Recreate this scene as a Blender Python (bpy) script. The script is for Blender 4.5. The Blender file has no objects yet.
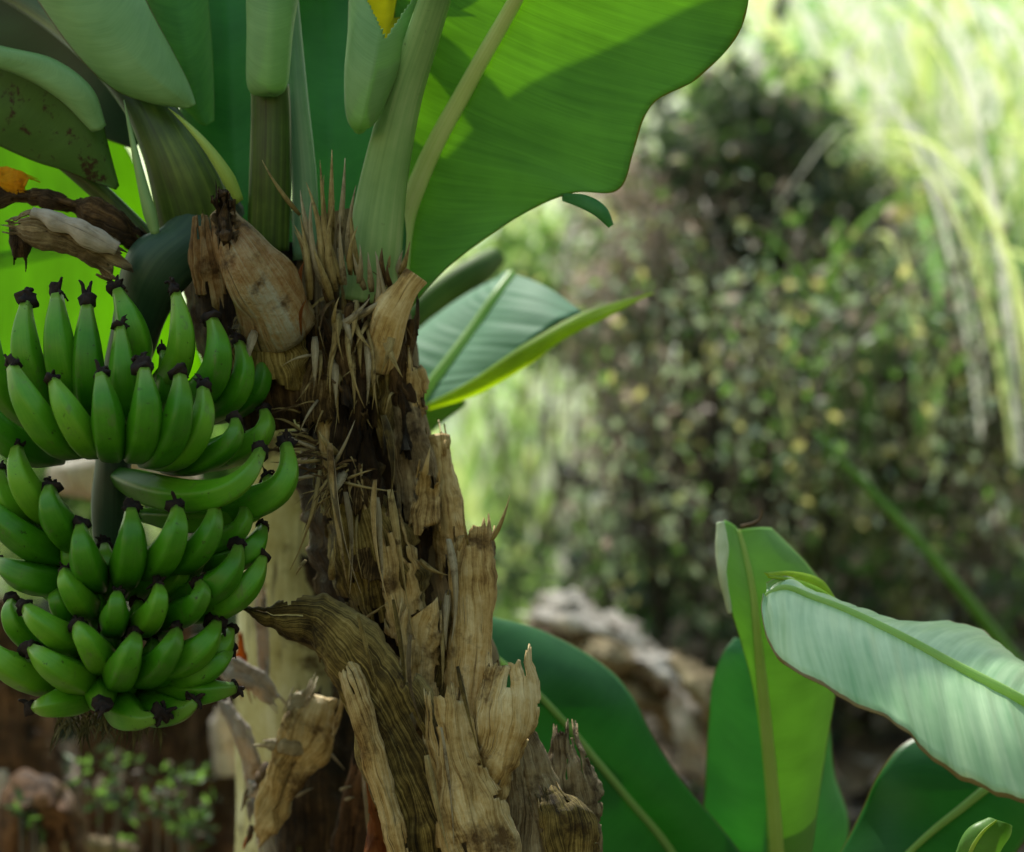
import bpy, math, random
from mathutils import Vector, noise
C = bpy.context.scene.collection
scene = bpy.context.scene
R = math.radians
rnd = random.Random(7)
# ------------------------------------------------------------------ camera frame of reference
LENS, CAMZ = 70.0, 1.15
K = 36.0 / LENS / 1024.0
def P(px, py, Y):
    return Vector(((px - 512) * K * Y, Y, CAMZ - (py - 426) * K * Y))
def PL(*a): return [P(*q) for q in a]
SUN_EL, SUN_AZ = R(55), R(-18)          # azimuth measured from +Y towards +X
SUN = Vector((math.sin(SUN_AZ) * math.cos(SUN_EL), math.cos(SUN_AZ) * math.cos(SUN_EL), math.sin(SUN_EL)))

# ------------------------------------------------------------------ object helpers
def thing(name, label, cat, loc, group=None):
    o = bpy.data.objects.new(name, None); C.objects.link(o)
    o.empty_display_size = 0.1
    o.location = loc; o['label'] = label; o['category'] = cat
    if group: o['group'] = group
    return o
def tag(o, label, cat, group=None):
    o['label'] = label; o['category'] = cat
    if group: o['group'] = group
    return o
ROOT = {}
def origin_of(p):
    while p.parent: p = p.parent
    return Vector(p.location)
def obj(name, vs, fs, mat, parent=None, uv=None, smooth=True, solid=0, fm=None, loc=None, kind=None):
    org = origin_of(parent) if parent else (Vector(loc) if loc is not None else Vector((0, 0, 0)))
    me = bpy.data.meshes.new(name)
    me.from_pydata([tuple(Vector(v) - org) for v in vs], [], fs)
    mats = mat if isinstance(mat, (list, tuple)) else [mat]
    for m in mats: me.materials.append(m)
    if fm: me.polygons.foreach_set('material_index', fm)
    if smooth: me.polygons.foreach_set('use_smooth', [True] * len(fs))
    if uv:
        l = me.uv_layers.new(name='UVMap')
        flat = []
        for f in fs:
            for i in f: flat.extend(uv[i])
        l.data.foreach_set('uv', flat)
    me.update()
    o = bpy.data.objects.new(name, me); C.objects.link(o)
    if parent: o.parent = parent
    else: o.location = org
    if solid:
        s = o.modifiers.new('thickness', 'SOLIDIFY'); s.thickness = solid; s.offset = 0
    if kind: o['kind'] = kind
    return o

def cr(a, b, c, d, t):
    return 0.5 * ((2 * b) + (c - a) * t + (2 * a - 5 * b + 4 * c - d) * t * t + (3 * b - a - 3 * c + d) * t ** 3)
def spline(pts, n):
    """n+1 samples of a Catmull-Rom curve through pts (Vectors or floats)"""
    m = len(pts) - 1; out = []
    for i in range(n + 1):
        s = i / n * m; k = min(int(s), m - 1); t = s - k
        a = pts[k - 1] if k > 0 else 2 * pts[0] - pts[1]
        d = pts[k + 2] if k + 2 <= m else 2 * pts[m] - pts[m - 1]
        out.append(cr(a, pts[k], pts[k + 1], d, t))
    return out

def tube_geo(path, radii, seg=12, flat=1.0, rough=0.0, rfreq=8, lobes=0, lobe_amp=0, cap=True, seed=0, up=None, grooves=0):
    vs, fs, uv = [], [], []
    n = len(path); prev = None; length = 0
    for i, p in enumerate(path):
        t = (path[min(i + 1, n - 1)] - path[max(i - 1, 0)]).normalized()
        if prev is None:
            ref = up if up is not None else (Vector((0, 1, 0)) if abs(t.y) < .9 else Vector((1, 0, 0)))
            x = (ref - t * ref.dot(t)).normalized()
        else:
            x = (prev - t * prev.dot(t)).normalized()
        prev = x; y = t.cross(x)
        if i: length += (p - path[i - 1]).length
        for j in range(seg + 1):
            a = 2 * math.pi * (j % seg) / seg
            r = radii[i] * (1 + lobe_amp * (min(1.16, 1 / math.cos((a % (2 * math.pi / lobes)) - math.pi / lobes)) - 1.05 if lobes else 0))
            q = p + x * math.cos(a) * r * flat + y * math.sin(a) * r
            if rough:
                q = q + (x * math.cos(a) + y * math.sin(a)) * rough * noise.noise(Vector((q.x * rfreq + seed, q.y * rfreq, q.z * rfreq * .45)))
            vs.append(q); uv.append((length, j / seg))
    s1 = seg + 1
    for i in range(n - 1):
        for j in range(seg):
            fs.append((i * s1 + j, i * s1 + j + 1, (i + 1) * s1 + j + 1, (i + 1) * s1 + j))
    if cap:
        for i, rev in ((0, True), (n - 1, False)):
            c = len(vs); vs.append(path[i]); uv.append((uv[i * s1][0], .5))
            for j in range(seg):
                a, b = i * s1 + j, i * s1 + j + 1
                fs.append((c, b, a) if rev else (c, a, b))
    return vs, fs, uv
class Geo:
    def __init__(s): s.v, s.f, s.u, s.m = [], [], [], []
    def add(s, g, mi=0):
        o = len(s.v); s.v += g[0]; s.u += g[2]
        for f in g[1]: s.f.append(tuple(i + o for i in f)); s.m.append(mi)
    def build(s, name, mat, parent=None, **kw):
        return obj(name, s.v, s.f, mat, parent, uv=s.u, fm=s.m, **kw)

def surf_geo(stations, nu=60, nv=10, bulge=0.0, ripple=0.0, rfreq=6.0, ragged=0.0, endrag=0.0, seed=0, edge=0.0, crumple=0.0, cfreq=20, pleat=0.0, pn=14, ribs=None, slits=0, notch=None):
    """surface through (left, middle, right) stations; bulge > 0 swells toward the camera side"""
    Ls = spline([s[0] for s in stations], nu); Ms = spline([s[1] for s in stations], nu); Rs = spline([s[2] for s in stations], nu)
    vs, fs, uv = [], [], []; ln = 0
    for i in range(nu + 1):
        L, M, Rr = Ls[i], Ms[i], Rs[i]
        T = (Ms[min(i + 1, nu)] - Ms[max(i - 1, 0)]).normalized()
        if i: ln += (Ms[i] - Ms[i - 1]).length
        for j in range(2 * nv + 1):
            v = (j - nv) / nv; E = L if v < 0 else Rr; a = abs(v)
            if ragged:
                e = 1 + ragged * noise.noise(Vector((ln * 35 + seed, 3 if v < 0 else 9, seed))) + .5 * ragged * noise.noise(Vector((ln * 110 + seed, 5 if v < 0 else 1, seed)))
            else:
                e = 1 + edge * noise.noise(Vector((ln * 14 + seed, 3 if v < 0 else 9, seed)))
            p = M.lerp(E, a * e)
            nrm = T.cross(E - M)
            if nrm.length > 1e-9: nrm.normalize()
            if nrm.y > 0: nrm = -nrm
            p = p + nrm * bulge * math.sin(math.pi * a) * (E - M).length * 2
            if ripple:
                ph = seed * 1.7 + (0 if v < 0 else 2.1)
                p = p + nrm * ripple * a * a * (noise.noise(Vector((ln * rfreq + ph, a * .6, seed))) * 1.6)
            if ribs: p = p + nrm * ribs[1] * (noise.noise(Vector(((ln - .03 * a * a) * ribs[0], 3.3 if v < 0 else 7.7, v * .5 + seed))) * 1.7) * min(1, a * 4)
            if pleat: p = p + nrm * pleat * math.sin(v * pn + seed + 3 * noise.noise(Vector((ln * 6, v, seed)))) * (.4 + a)
            if crumple:
                p = p + nrm * crumple * noise.fractal(Vector((p.x * cfreq + seed, p.y * cfreq, p.z * cfreq * .4)), .9, 2.2, 4) * 1.6
            if endrag and (i == 0 or i == nu):
                d = T if i == nu else -T
                p = p + d * endrag * (noise.noise(Vector((v * 4 + seed, 1.5, i))) + .8 * noise.noise(Vector((v * 11 + seed, 1.5, i))) + .5 * noise.noise(Vector((v * 27 + seed, 1.5, i))))
            vs.append(p); uv.append((ln, v))
    w = 2 * nv + 1
    for i in range(nu):
        for j in range(2 * nv):
            fs.append((i * w + j, i * w + j + 1, (i + 1) * w + j + 1, (i + 1) * w + j))
    if slits:
        rs = random.Random(int(seed * 10) + 5); dead = set()
        for q in range(slits):
            j = rs.randrange(1, 2 * nv - 1); dep = int(nu * rs.uniform(.06, .34)); top = rs.random() < .6; ww = rs.choice([1, 1, 2])
            for k in range(dep):
                for m in range(ww if k < dep * .5 else 1):
                    dead.add(((k if top else nu - 1 - k) * 2 * nv) + min(2 * nv - 1, j + m))
            if rs.random() < .5:      # bite out of the side edge
                i0 = rs.randrange(4, nu - 4); sd = rs.random() < .5; hw = rs.randrange(2, 5)
                for k in range(-hw, hw + 1):
                    for m in range(int((1 - abs(k) / (hw + 1)) * nv * .55)):
                        dead.add((min(nu - 1, max(0, i0 + k))) * 2 * nv + (m if sd else 2 * nv - 1 - m))
        fs = [f for k, f in enumerate(fs) if k not in dead]
    if notch:
        def inside(c):
            px, py = 512 + c.x / (K * c.y), 426 - (c.z - CAMZ) / (K * c.y); (ax, ay), (bx, by), (cx, cy) = notch
            d1 = (px - bx) * (ay - by) - (ax - bx) * (py - by); d2 = (px - cx) * (by - cy) - (bx - cx) * (py - cy); d3 = (px - ax) * (cy - ay) - (cx - ax) * (py - ay)
            return not ((d1 < 0 or d2 < 0 or d3 < 0) and (d1 > 0 or d2 > 0 or d3 > 0))
        fs = [f for f in fs if not inside((vs[f[0]] + vs[f[2]]) / 2)]
    return vs, fs, uv

# ------------------------------------------------------------------ materials
def new_mat(name):
    m = bpy.data.materials.new(name); m.use_nodes = True
    nt = m.node_tree; nt.nodes.clear()
    return m, nt
def N(nt, typ, **kw):
    n = nt.nodes.new(typ)
    for k, v in kw.items():
        if k == 'i':
            for a, b in v.items(): n.inputs[a].default_value = b
        else: setattr(n, k, v)
    return n
def ramp(nt, stops, fac, interp='LINEAR'):
    r = N(nt, 'ShaderNodeValToRGB'); cr_ = r.color_ramp; cr_.interpolation = interp
    while len(cr_.elements) < len(stops): cr_.elements.new(.5)
    for e, (p, c) in zip(cr_.elements, stops):
        e.position = p; e.color = (c[0], c[1], c[2], 1) if not isinstance(c, (int, float)) else (c, c, c, 1)
    nt.links.new(fac, r.inputs['Fac']); return r.outputs['Color']
def math_(nt, op, a, b=None, c=None):
    n = N(nt, 'ShaderNodeMath', operation=op)
    for i, x in enumerate((a, b, c)):
        if x is None: continue
        if isinstance(x, (int, float)): n.inputs[i].default_value = x
        else: nt.links.new(x, n.inputs[i])
    return n.outputs[0]
def mixc(nt, fac, a, b, mode='MIX'):
    n = N(nt, 'ShaderNodeMix', data_type='RGBA', blend_type=mode)
    for s, x in (('Factor', fac), ('A', a), ('B', b)):
        i = [q for q in n.inputs if q.name == s and (q.type == 'RGBA' if s != 'Factor' else q.type == 'VALUE')][0]
        if isinstance(x, (int, float)): i.default_value = x
        elif isinstance(x, (tuple, list)): i.default_value = (*x, 1) if len(x) == 3 else x
        else: nt.links.new(x, i)
    return [q for q in n.outputs if q.type == 'RGBA'][0]
def noise_tex(nt, vec, scale, detail=3, rough=.55, dim='3D'):
    n = N(nt, 'ShaderNodeTexNoise', i={'Scale': scale, 'Detail': detail, 'Roughness': rough}); nt.links.new(vec, n.inputs['Vector']); return n.outputs['Fac']
def mapped(nt, vec, scale):
    n = N(nt, 'ShaderNodeMapping', i={'Scale': scale}); nt.links.new(vec, n.inputs['Vector']); return n.outputs['Vector']
def finish(nt, m, col, rough=.5, bump=None, bstr=.3, bdist=.002, trans=None, tfac=0, spec=.5, sheen=0, coat=0):
    p = N(nt, 'ShaderNodeBsdfPrincipled')
    out = N(nt, 'ShaderNodeOutputMaterial')
    def put(s, x):
        if isinstance(x, (int, float)): p.inputs[s].default_value = x
        elif isinstance(x, tuple): p.inputs[s].default_value = (*x, 1)
        else: nt.links.new(x, p.inputs[s])
    put('Base Color', col); put('Roughness', rough); put('Specular IOR Level', spec)
    if coat: put('Coat Weight', coat); put('Coat Roughness', .25)
    if bump is not None:
        b = N(nt, 'ShaderNodeBump', i={'Strength': bstr, 'Distance': bdist}); nt.links.new(bump, b.inputs['Height']); nt.links.new(b.outputs[0], p.inputs['Normal'])
    if tfac:
        t = N(nt, 'ShaderNodeBsdfTranslucent')
        if isinstance(trans, tuple): t.inputs['Color'].default_value = (*trans, 1)
        else: nt.links.new(trans, t.inputs['Color'])
        mx = N(nt, 'ShaderNodeMixShader')
        mx.inputs[0].default_value = tfac
        nt.links.new(p.outputs[0], mx.inputs[1]); nt.links.new(t.outputs[0], mx.inputs[2]); nt.links.new(mx.outputs[0], out.inputs[0])
    else: nt.links.new(p.outputs[0], out.inputs[0])
    return m

def leaf_mat(name, c1, c2, tr, tfac=.42, rough=.42, spec=.4, vein=.35, rim=(.12, .10, .02), spots=.0, spotc=(.05, .03, .01), vfreq=150, bstr=.25, rimw=.985, coat=0):
    m, nt = new_mat(name)
    tc = N(nt, 'ShaderNodeTexCoord'); uv = tc.outputs['UV']; ob = tc.outputs['Object']
    sp = N(nt, 'ShaderNodeSeparateXYZ'); nt.links.new(uv, sp.inputs[0])
    av = math_(nt, 'ABSOLUTE', sp.outputs['Y'])
    # veins run out from the midrib, sweeping a little towards the tip
    uu = math_(nt, 'SUBTRACT', sp.outputs['X'], math_(nt, 'MULTIPLY', math_(nt, 'POWER', av, 2.0), .035))
    cb = N(nt, 'ShaderNodeCombineXYZ'); nt.links.new(uu, cb.inputs[0]); nt.links.new(sp.outputs['Y'], cb.inputs[1])
    veins = noise_tex(nt, mapped(nt, cb.outputs[0], (vfreq, 1.2, 1)), 1, 3, .6)
    fine = noise_tex(nt, mapped(nt, cb.outputs[0], (vfreq * 4, 1.5, 1)), 1, 1, .5)
    broad = noise_tex(nt, mapped(nt, cb.outputs[0], (vfreq * .13, 1.0, 1)), 1, 2, .5)
    blotch = noise_tex(nt, ob, 9, 4, .6)
    vv = math_(nt, 'ADD', math_(nt, 'MULTIPLY', veins, .6), math_(nt, 'MULTIPLY', fine, .4))
    f = math_(nt, 'ADD', math_(nt, 'MULTIPLY', vv, vein), math_(nt, 'ADD', math_(nt, 'MULTIPLY', blotch, .6), math_(nt, 'MULTIPLY', broad, .4)))
    f = math_(nt, 'SUBTRACT', f, vein * .5)
    rmp = N(nt, 'ShaderNodeMapRange', i={'From Min': .32, 'From Max': .68}); nt.links.new(f, rmp.inputs[0])
    col = mixc(nt, rmp.outputs[0], c1, c2)
    tcol = mixc(nt, rmp.outputs[0], tuple(x * .72 for x in tr), tr)
    if spots:
        sf = noise_tex(nt, ob, 45, 5, .7)
        s = ramp(nt, [(.62 - spots * .2, 0), (.70 - spots * .2, 1)], sf)
        s2 = N(nt, 'ShaderNodeRGBToBW'); nt.links.new(s, s2.inputs[0])
        col = mixc(nt, s2.outputs[0], col, spotc); tcol = mixc(nt, s2.outputs[0], tcol, spotc)
    if rim:
        jit = math_(nt, 'ADD', av, math_(nt, 'MULTIPLY', math_(nt, 'SUBTRACT', noise_tex(nt, ob, 60, 2), .5), .03))
        e = math_(nt, 'GREATER_THAN', jit, rimw)
        col = mixc(nt, e, col, rim); tcol = mixc(nt, e, tcol, tuple(min(1, x * 1.6) for x in rim))
    return finish(nt, m, col, rough, vv, bstr, .0012, tcol, tfac, spec, coat=coat)

def fibre_mat(name, stops, freq=(5, 40, 1), rough=.75, bstr=.6, blotch=.5, tfac=0, tr=None, along='X', spec=.3, bsc=11):
    """dry sheath: fibres run along UV.x, with stains, flaking patches and dark splits"""
    m, nt = new_mat(name)
    tc = N(nt, 'ShaderNodeTexCoord'); uv = tc.outputs['UV']; ob = tc.outputs['Object']
    f1 = noise_tex(nt, mapped(nt, uv, freq), 1, 5, .65)
    f2 = noise_tex(nt, mapped(nt, uv, (freq[0] * 2.5, freq[1] * 5, 1)), 1, 4, .7)
    b = noise_tex(nt, ob, bsc, 6, .68)
    b2 = noise_tex(nt, ob, bsc * 6, 4, .7)
    f = math_(nt, 'ADD', math_(nt, 'MULTIPLY', f1, .45 * (1 - blotch) * 1.5), math_(nt, 'MULTIPLY', f2, .28))
    f = math_(nt, 'ADD', f, math_(nt, 'MULTIPLY', b, blotch)); f = math_(nt, 'ADD', f, math_(nt, 'MULTIPLY', b2, .18))
    mr = N(nt, 'ShaderNodeMapRange', i={'From Min': .46, 'From Max': .84}); nt.links.new(f, mr.inputs[0])
    col = ramp(nt, stops, mr.outputs[0])
    crack = noise_tex(nt, mapped(nt, uv, (freq[0] * .9 + 2, freq[1] * 3.2, 1)), 1, 3, .6)
    ck = ramp(nt, [(.34, 1), (.41, 0)], crack); cb = N(nt, 'ShaderNodeRGBToBW'); nt.links.new(ck, cb.inputs[0])
    stain = ramp(nt, [(.54, 0), (.66, .9)], noise_tex(nt, ob, bsc * 1.7, 5, .7)); sb = N(nt, 'ShaderNodeRGBToBW'); nt.links.new(stain, sb.inputs[0])
    dk = math_(nt, 'MAXIMUM', math_(nt, 'MULTIPLY', cb.outputs[0], .8), sb.outputs[0])
    dcol = mixc(nt, 1.0, col, (.15, .10, .06), 'MULTIPLY')
    col = mixc(nt, dk, col, dcol)
    sp = N(nt, 'ShaderNodeSeparateXYZ'); nt.links.new(uv, sp.inputs[0])
    ed = ramp(nt, [(.80, 0), (.97, .55)], math_(nt, 'ADD', math_(nt, 'ABSOLUTE', sp.outputs['Y']), math_(nt, 'MULTIPLY', math_(nt, 'SUBTRACT', b2, .5), .3))); eb = N(nt, 'ShaderNodeRGBToBW'); nt.links.new(ed, eb.inputs[0])
    col = mixc(nt, eb.outputs[0], col, mixc(nt, .5, col, stops[-1][1]))
    bh = math_(nt, 'ADD', math_(nt, 'MULTIPLY', f1, .6), math_(nt, 'ADD', math_(nt, 'MULTIPLY', f2, .7), math_(nt, 'MULTIPLY', b2, .7)))
    bh = math_(nt, 'SUBTRACT', bh, math_(nt, 'MULTIPLY', cb.outputs[0], .5))
    return finish(nt, m, col, rough, bh, bstr, .008, tr if tr else col, tfac, spec)

def plain_mat(name, c1, c2, scale=20, rough=.6, bstr=.3, tfac=0, tr=None, spec=.4, bdist=.002):
    m, nt = new_mat(name)
    tc = N(nt, 'ShaderNodeTexCoord'); f = noise_tex(nt, tc.outputs['Object'], scale, 4, .6)
    mr = N(nt, 'ShaderNodeMapRange', i={'From Min': .35, 'From Max': .65}); nt.links.new(f, mr.inputs[0])
    col = mixc(nt, mr.outputs[0], c1, c2)
    return finish(nt, m, col, rough, f, bstr, bdist, tr, tfac, spec)

def stalk_mat(name, c1, c2, c3, rough=.4, blot=.5, spec=.45, tr=None):
    m, nt = new_mat(name)
    tc = N(nt, 'ShaderNodeTexCoord'); uv = tc.outputs['UV']; ob = tc.outputs['Object']
    f1 = noise_tex(nt, mapped(nt, uv, (4, 26, 1)), 1, 3, .6); b = noise_tex(nt, ob, 13, 4, .6)
    f = math_(nt, 'ADD', math_(nt, 'MULTIPLY', f1, .5), math_(nt, 'MULTIPLY', b, .5))
    col = ramp(nt, [(.36, c1), (.52, c2), (.66, c3)], f)
    sf = noise_tex(nt, ob, 70, 4, .7)
    s = ramp(nt, [(.66, 0), (.74, 1)], sf); bw = N(nt, 'ShaderNodeRGBToBW'); nt.links.new(s, bw.inputs[0])
    col = mixc(nt, math_(nt, 'MULTIPLY', bw.outputs[0], blot), col, (.05, .045, .02))
    return finish(nt, m, col, rough, f1, .2, .002, tr, .35 if tr else 0, spec)

def banana_mat():
    m, nt = new_mat('banana_skin')
    tc = N(nt, 'ShaderNodeTexCoord'); uv = tc.outputs['UV']; ob = tc.outputs['Object']
    oi = N(nt, 'ShaderNodeObjectInfo')
    sp = N(nt, 'ShaderNodeSeparateXYZ'); nt.links.new(uv, sp.inputs[0])
    b = noise_tex(nt, ob, 22, 4, .6)
    lines = noise_tex(nt, mapped(nt, uv, (5, 45, 1)), 1, 2, .5)
    f = math_(nt, 'ADD', math_(nt, 'MULTIPLY', b, .6), math_(nt, 'ADD', math_(nt, 'MULTIPLY', lines, .2), math_(nt, 'MULTIPLY', oi.outputs['Random'], .42)))
    col = ramp(nt, [(.36, (.035, .19, .005)), (.58, (.07, .29, .009)), (.85, (.15, .40, .022))], f)
    # skin goes paler and yellower just below the withered flower (uv.x stored as 0..1)
    tip = ramp(nt, [(.80, 0), (.97, 1)], sp.outputs['X']); tb = N(nt, 'ShaderNodeRGBToBW'); nt.links.new(tip, tb.inputs[0])
    col = mixc(nt, math_(nt, 'MULTIPLY', tb.outputs[0], .55), col, (.22, .34, .06))
    low = ramp(nt, [(.12, 1), (.55, 0)], sp.outputs['X']); base_shade = N(nt, 'ShaderNodeRGBToBW'); nt.links.new(low, base_shade.inputs[0])
    col = mixc(nt, math_(nt, 'MULTIPLY', base_shade.outputs[0], .8), col, (.012, .085, .003))  # shade between the fingers painted in, darkest towards the stalk end
    sf = noise_tex(nt, ob, 120, 3, .7)
    s = ramp(nt, [(.65, 0), (.71, 1)], sf); bw = N(nt, 'ShaderNodeRGBToBW'); nt.links.new(s, bw.inputs[0])
    col = mixc(nt, math_(nt, 'MULTIPLY', bw.outputs[0], .75), col, (.02, .03, .008))
    sc_ = ramp(nt, [(.60, 0), (.66, .5)], noise_tex(nt, mapped(nt, ob, (1, 1, .35)), 55, 5, .75)); sw = N(nt, 'ShaderNodeRGBToBW'); nt.links.new(sc_, sw.inputs[0])
    col = mixc(nt, sw.outputs[0], col, (.10, .17, .05))
    return finish(nt, m, col, .38, b, .12, .002, None, 0, .4)

M = {}
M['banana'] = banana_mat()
M['tip'] = plain_mat('withered_flower', (.006, .004, .006), (.03, .018, .016), 90, .85, .6)
M['leaf_big'] = leaf_mat('leaf_green', (.055, .21, .09), (.09, .28, .125), (.56, .93, .07), .44, .55, .2, .8, rimw=.993, bstr=.5, rim=(.25, .28, .06))
M['leaf_pale'] = leaf_mat('leaf_pale_underside', (.19, .40, .15), (.29, .52, .23), (.30, .60, .06), .3, .45, .35, .55, bstr=.5, rim=(.16, .12, .04), rimw=.975)
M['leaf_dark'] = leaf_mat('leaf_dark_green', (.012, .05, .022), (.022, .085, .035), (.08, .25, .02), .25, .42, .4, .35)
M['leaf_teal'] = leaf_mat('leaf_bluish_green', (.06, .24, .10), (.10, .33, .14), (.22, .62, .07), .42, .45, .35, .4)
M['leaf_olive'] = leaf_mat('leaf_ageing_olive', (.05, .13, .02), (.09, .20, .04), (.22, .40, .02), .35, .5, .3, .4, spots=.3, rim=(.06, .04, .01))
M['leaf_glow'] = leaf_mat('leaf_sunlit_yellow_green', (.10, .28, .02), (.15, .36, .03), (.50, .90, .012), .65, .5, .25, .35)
M['leaf_painted_sun'] = leaf_mat('leaf_inside_painted_sun', (.50, .50, .03), (.66, .62, .05), (.98, .95, .04), .6, .5, .3, .4)  # sunlight on the inside painted as yellow; no sun reaches it
M['leaf_under'] = leaf_mat('leaf_waxy_underside', (.15, .34, .22), (.24, .45, .31), (.30, .60, .08), .3, .6, .15, .6, vfreq=70, bstr=.5)
M['leaf_fold'] = leaf_mat('leaf_yellow_fold', (.24, .44, .05), (.34, .52, .08), (.80, .98, .06), .7, .5, .3, .3)
M['leaf_young'] = leaf_mat('leaf_fresh_green', (.16, .36, .09), (.23, .45, .13), (.42, .74, .09), .45, .4, .4, .3)
M['leaf_gloss_glare'] = leaf_mat('leaf_glossy_painted_glare', (.24, .50, .22), (.54, .76, .45), (.40, .75, .08), .2, .4, .7, .9, vfreq=45, bstr=1.0, coat=.2, rim=(.22, .16, .04), rimw=.975)  # near-white base tones paint sun glare onto this leaf
M['leaf_low'] = leaf_mat('leaf_deep_green', (.02, .14, .03), (.04, .20, .05), (.14, .50, .04), .35, .4, .4, .3)
M['rolled'] = plain_mat('leaf_rolled_edge_glare', (.45, .58, .36), (.6, .7, .5), 30, .35, .2)  # pale tone paints sun glare onto the curled leaf edge
M['midrib'] = stalk_mat('midrib_pale', (.26, .48, .12), (.36, .58, .18), (.44, .62, .25), blot=.2, tr=(.6, .9, .2))
M['midrib_sun'] = stalk_mat('midrib_yellow', (.36, .52, .10), (.46, .62, .16), (.54, .68, .24), blot=.2, tr=(.75, .95, .2))
M['midrib_bright'] = stalk_mat('midrib_bright', (.50, .70, .22), (.62, .80, .32), (.70, .84, .42), blot=.15)
M['petiole'] = stalk_mat('petiole_green', (.16, .32, .11), (.24, .42, .16), (.34, .50, .23))
M['petiole_dark'] = stalk_mat('petiole_dark', (.015, .03, .008), (.05, .10, .015), (.13, .21, .035))
M['petiole_olive'] = stalk_mat('petiole_olive', (.05, .10, .02), (.09, .17, .03), (.14, .22, .05), .6, .5, .2)
M['petiole_blue'] = stalk_mat('petiole_bluish', (.12, .27, .16), (.18, .36, .21), (.26, .44, .27))
M['peduncle'] = stalk_mat('bunch_stalk', (.015, .045, .025), (.028, .07, .04), (.05, .10, .055), .5)
M['stem'] = fibre_mat('stem_brown', [(.22, (.006, .003, .001)), (.46, (.045, .026, .008)), (.64, (.19, .12, .042)), (.88, (.6, .46, .24))], (6, 22, 1), .7, .7, .42)
M['sheath_tan'] = fibre_mat('sheath_tan', [(.08, (.03, .014, .004)), (.26, (.26, .155, .048)), (.46, (.55, .39, .16)), (.8, (.85, .72, .44))], (7, 8, 1), .65, .6, .45)
M['sheath_olive'] = fibre_mat('sheath_olive', [(.17, (.008, .005, .001)), (.40, (.10, .068, .016)), (.6, (.34, .25, .07)), (.9, (.76, .62, .28))], (4, 26, 1), .62, .65, .36)
M['sheath_dark'] = fibre_mat('sheath_dark', [(.15, (.012, .007, .003)), (.45, (.07, .038, .015)), (.7, (.2, .12, .05)), (.95, (.42, .3, .15))], (6, 10, 1), .75, .9, .45)
M['sheath_wet_shade'] = fibre_mat('sheath_wet_shade', [(.2, (.010, .005, .002)), (.5, (.045, .024, .009)), (.72, (.13, .075, .03)), (.95, (.36, .25, .12))], (5, 18, 1), .55, .9, .45)
M['sheath_grey'] = fibre_mat('sheath_grey', [(.08, (.05, .032, .012)), (.33, (.24, .17, .085)), (.6, (.46, .37, .22)), (.95, (.7, .62, .46))], (6, 9, 1), .8, .9, .45)
M['straw'] = fibre_mat('straw', [(.0, (.12, .08, .03)), (.4, (.38, .29, .12)), (.8, (.62, .52, .27))], (18, 2, 1), .7, .4, .4, .2, (.4, .33, .15), bsc=25)
M['straw_pale'] = fibre_mat('straw_pale', [(.0, (.25, .21, .13)), (.4, (.42, .36, .24)), (.8, (.6, .54, .4))], (18, 2, 1), .7, .4, .4, .2, (.5, .4, .2), bsc=25)
M['straw_brown'] = fibre_mat('straw_brown', [(.0, (.03, .018, .008)), (.4, (.10, .06, .025)), (.8, (.22, .15, .07))], (18, 2, 1), .75, .4, .4, bsc=25)
M['stub'] = fibre_mat('stub_brown', [(.1, (.05, .022, .006)), (.38, (.24, .13, .045)), (.6, (.36, .27, .15)), (.85, (.42, .44, .40))], (3, 6, 1), .55, .7, .5)  # grey end of the ramp paints a sheen over the brown
M['rust'] = fibre_mat('dry_rust', [(.1, (.10, .03, .008)), (.5, (.30, .11, .03)), (.9, (.5, .26, .10))], (8, 8, 1), .7, .6, .4, .45, (.75, .32, .06))
M['dry_yellow'] = fibre_mat('dry_yellow', [(.1, (.2, .10, .01)), (.35, (.85, .45, .01)), (.9, (.95, .65, .03))], (20, 6, 1), .7, .5, .5, .6, (.98, .55, .01), bsc=40)
M['dry_pale'] = fibre_mat('dry_pale', [(.0, (.42, .36, .30)), (.35, (.68, .63, .57)), (.8, (.88, .86, .82))], (12, 8, 1), .75, .7, .4, .3, (.7, .5, .25))
M['stem_pale'] = fibre_mat('stem_pale_green', [(.05, (.12, .09, .03)), (.28, (.42, .38, .15)), (.6, (.60, .58, .30)), (.9, (.76, .76, .52))], (4, 8, 1), .5, .3, .6, bsc=8)
M['stem_rust'] = fibre_mat('stem_rust', [(.15, (.012, .006, .003)), (.45, (.06, .03, .014)), (.75, (.22, .11, .05)), (1, (.5, .33, .2))], (5, 10, 1), .75, .5, .5)

# ------------------------------------------------------------------ composite builders
def leaf(parent, st, mat, rib=None, rib_r=(.008, .003), rib_off=-.004, nu=70, nv=12, **kw):
    """one leaf blade with its midrib"""
    g = surf_geo(st, nu, nv, **kw)
    lf = obj('leaf', g[0], g[1], M[mat], parent, uv=g[2], solid=.0008)
    if rib:
        mid = [s[1] for s in st]
        pts = [p + Vector((0, rib_off, 0)) for p in spline(mid, nu)]
        rad = [rib_r[0] + (rib_r[1] - rib_r[0]) * i / nu for i in range(nu + 1)]
        g = tube_geo(pts, rad, 12, flat=.7)
        obj('midrib', g[0], g[1], M[rib], lf, uv=g[2])
    return lf
def shell(parent, st, mat, name='dry_sheath', nu=64, nv=16, bulge=.12, ragged=.18, endrag=.022, crumple=.005, seed=0, solid=.0014, cfreq=28, slits=7, **kw):
    g = surf_geo(st, nu, nv, bulge=bulge, ragged=ragged, endrag=endrag, crumple=crumple, seed=seed, cfreq=cfreq, slits=slits, **kw)
    return obj(name, g[0], g[1], M[mat], parent, uv=g[2], solid=solid)
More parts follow.
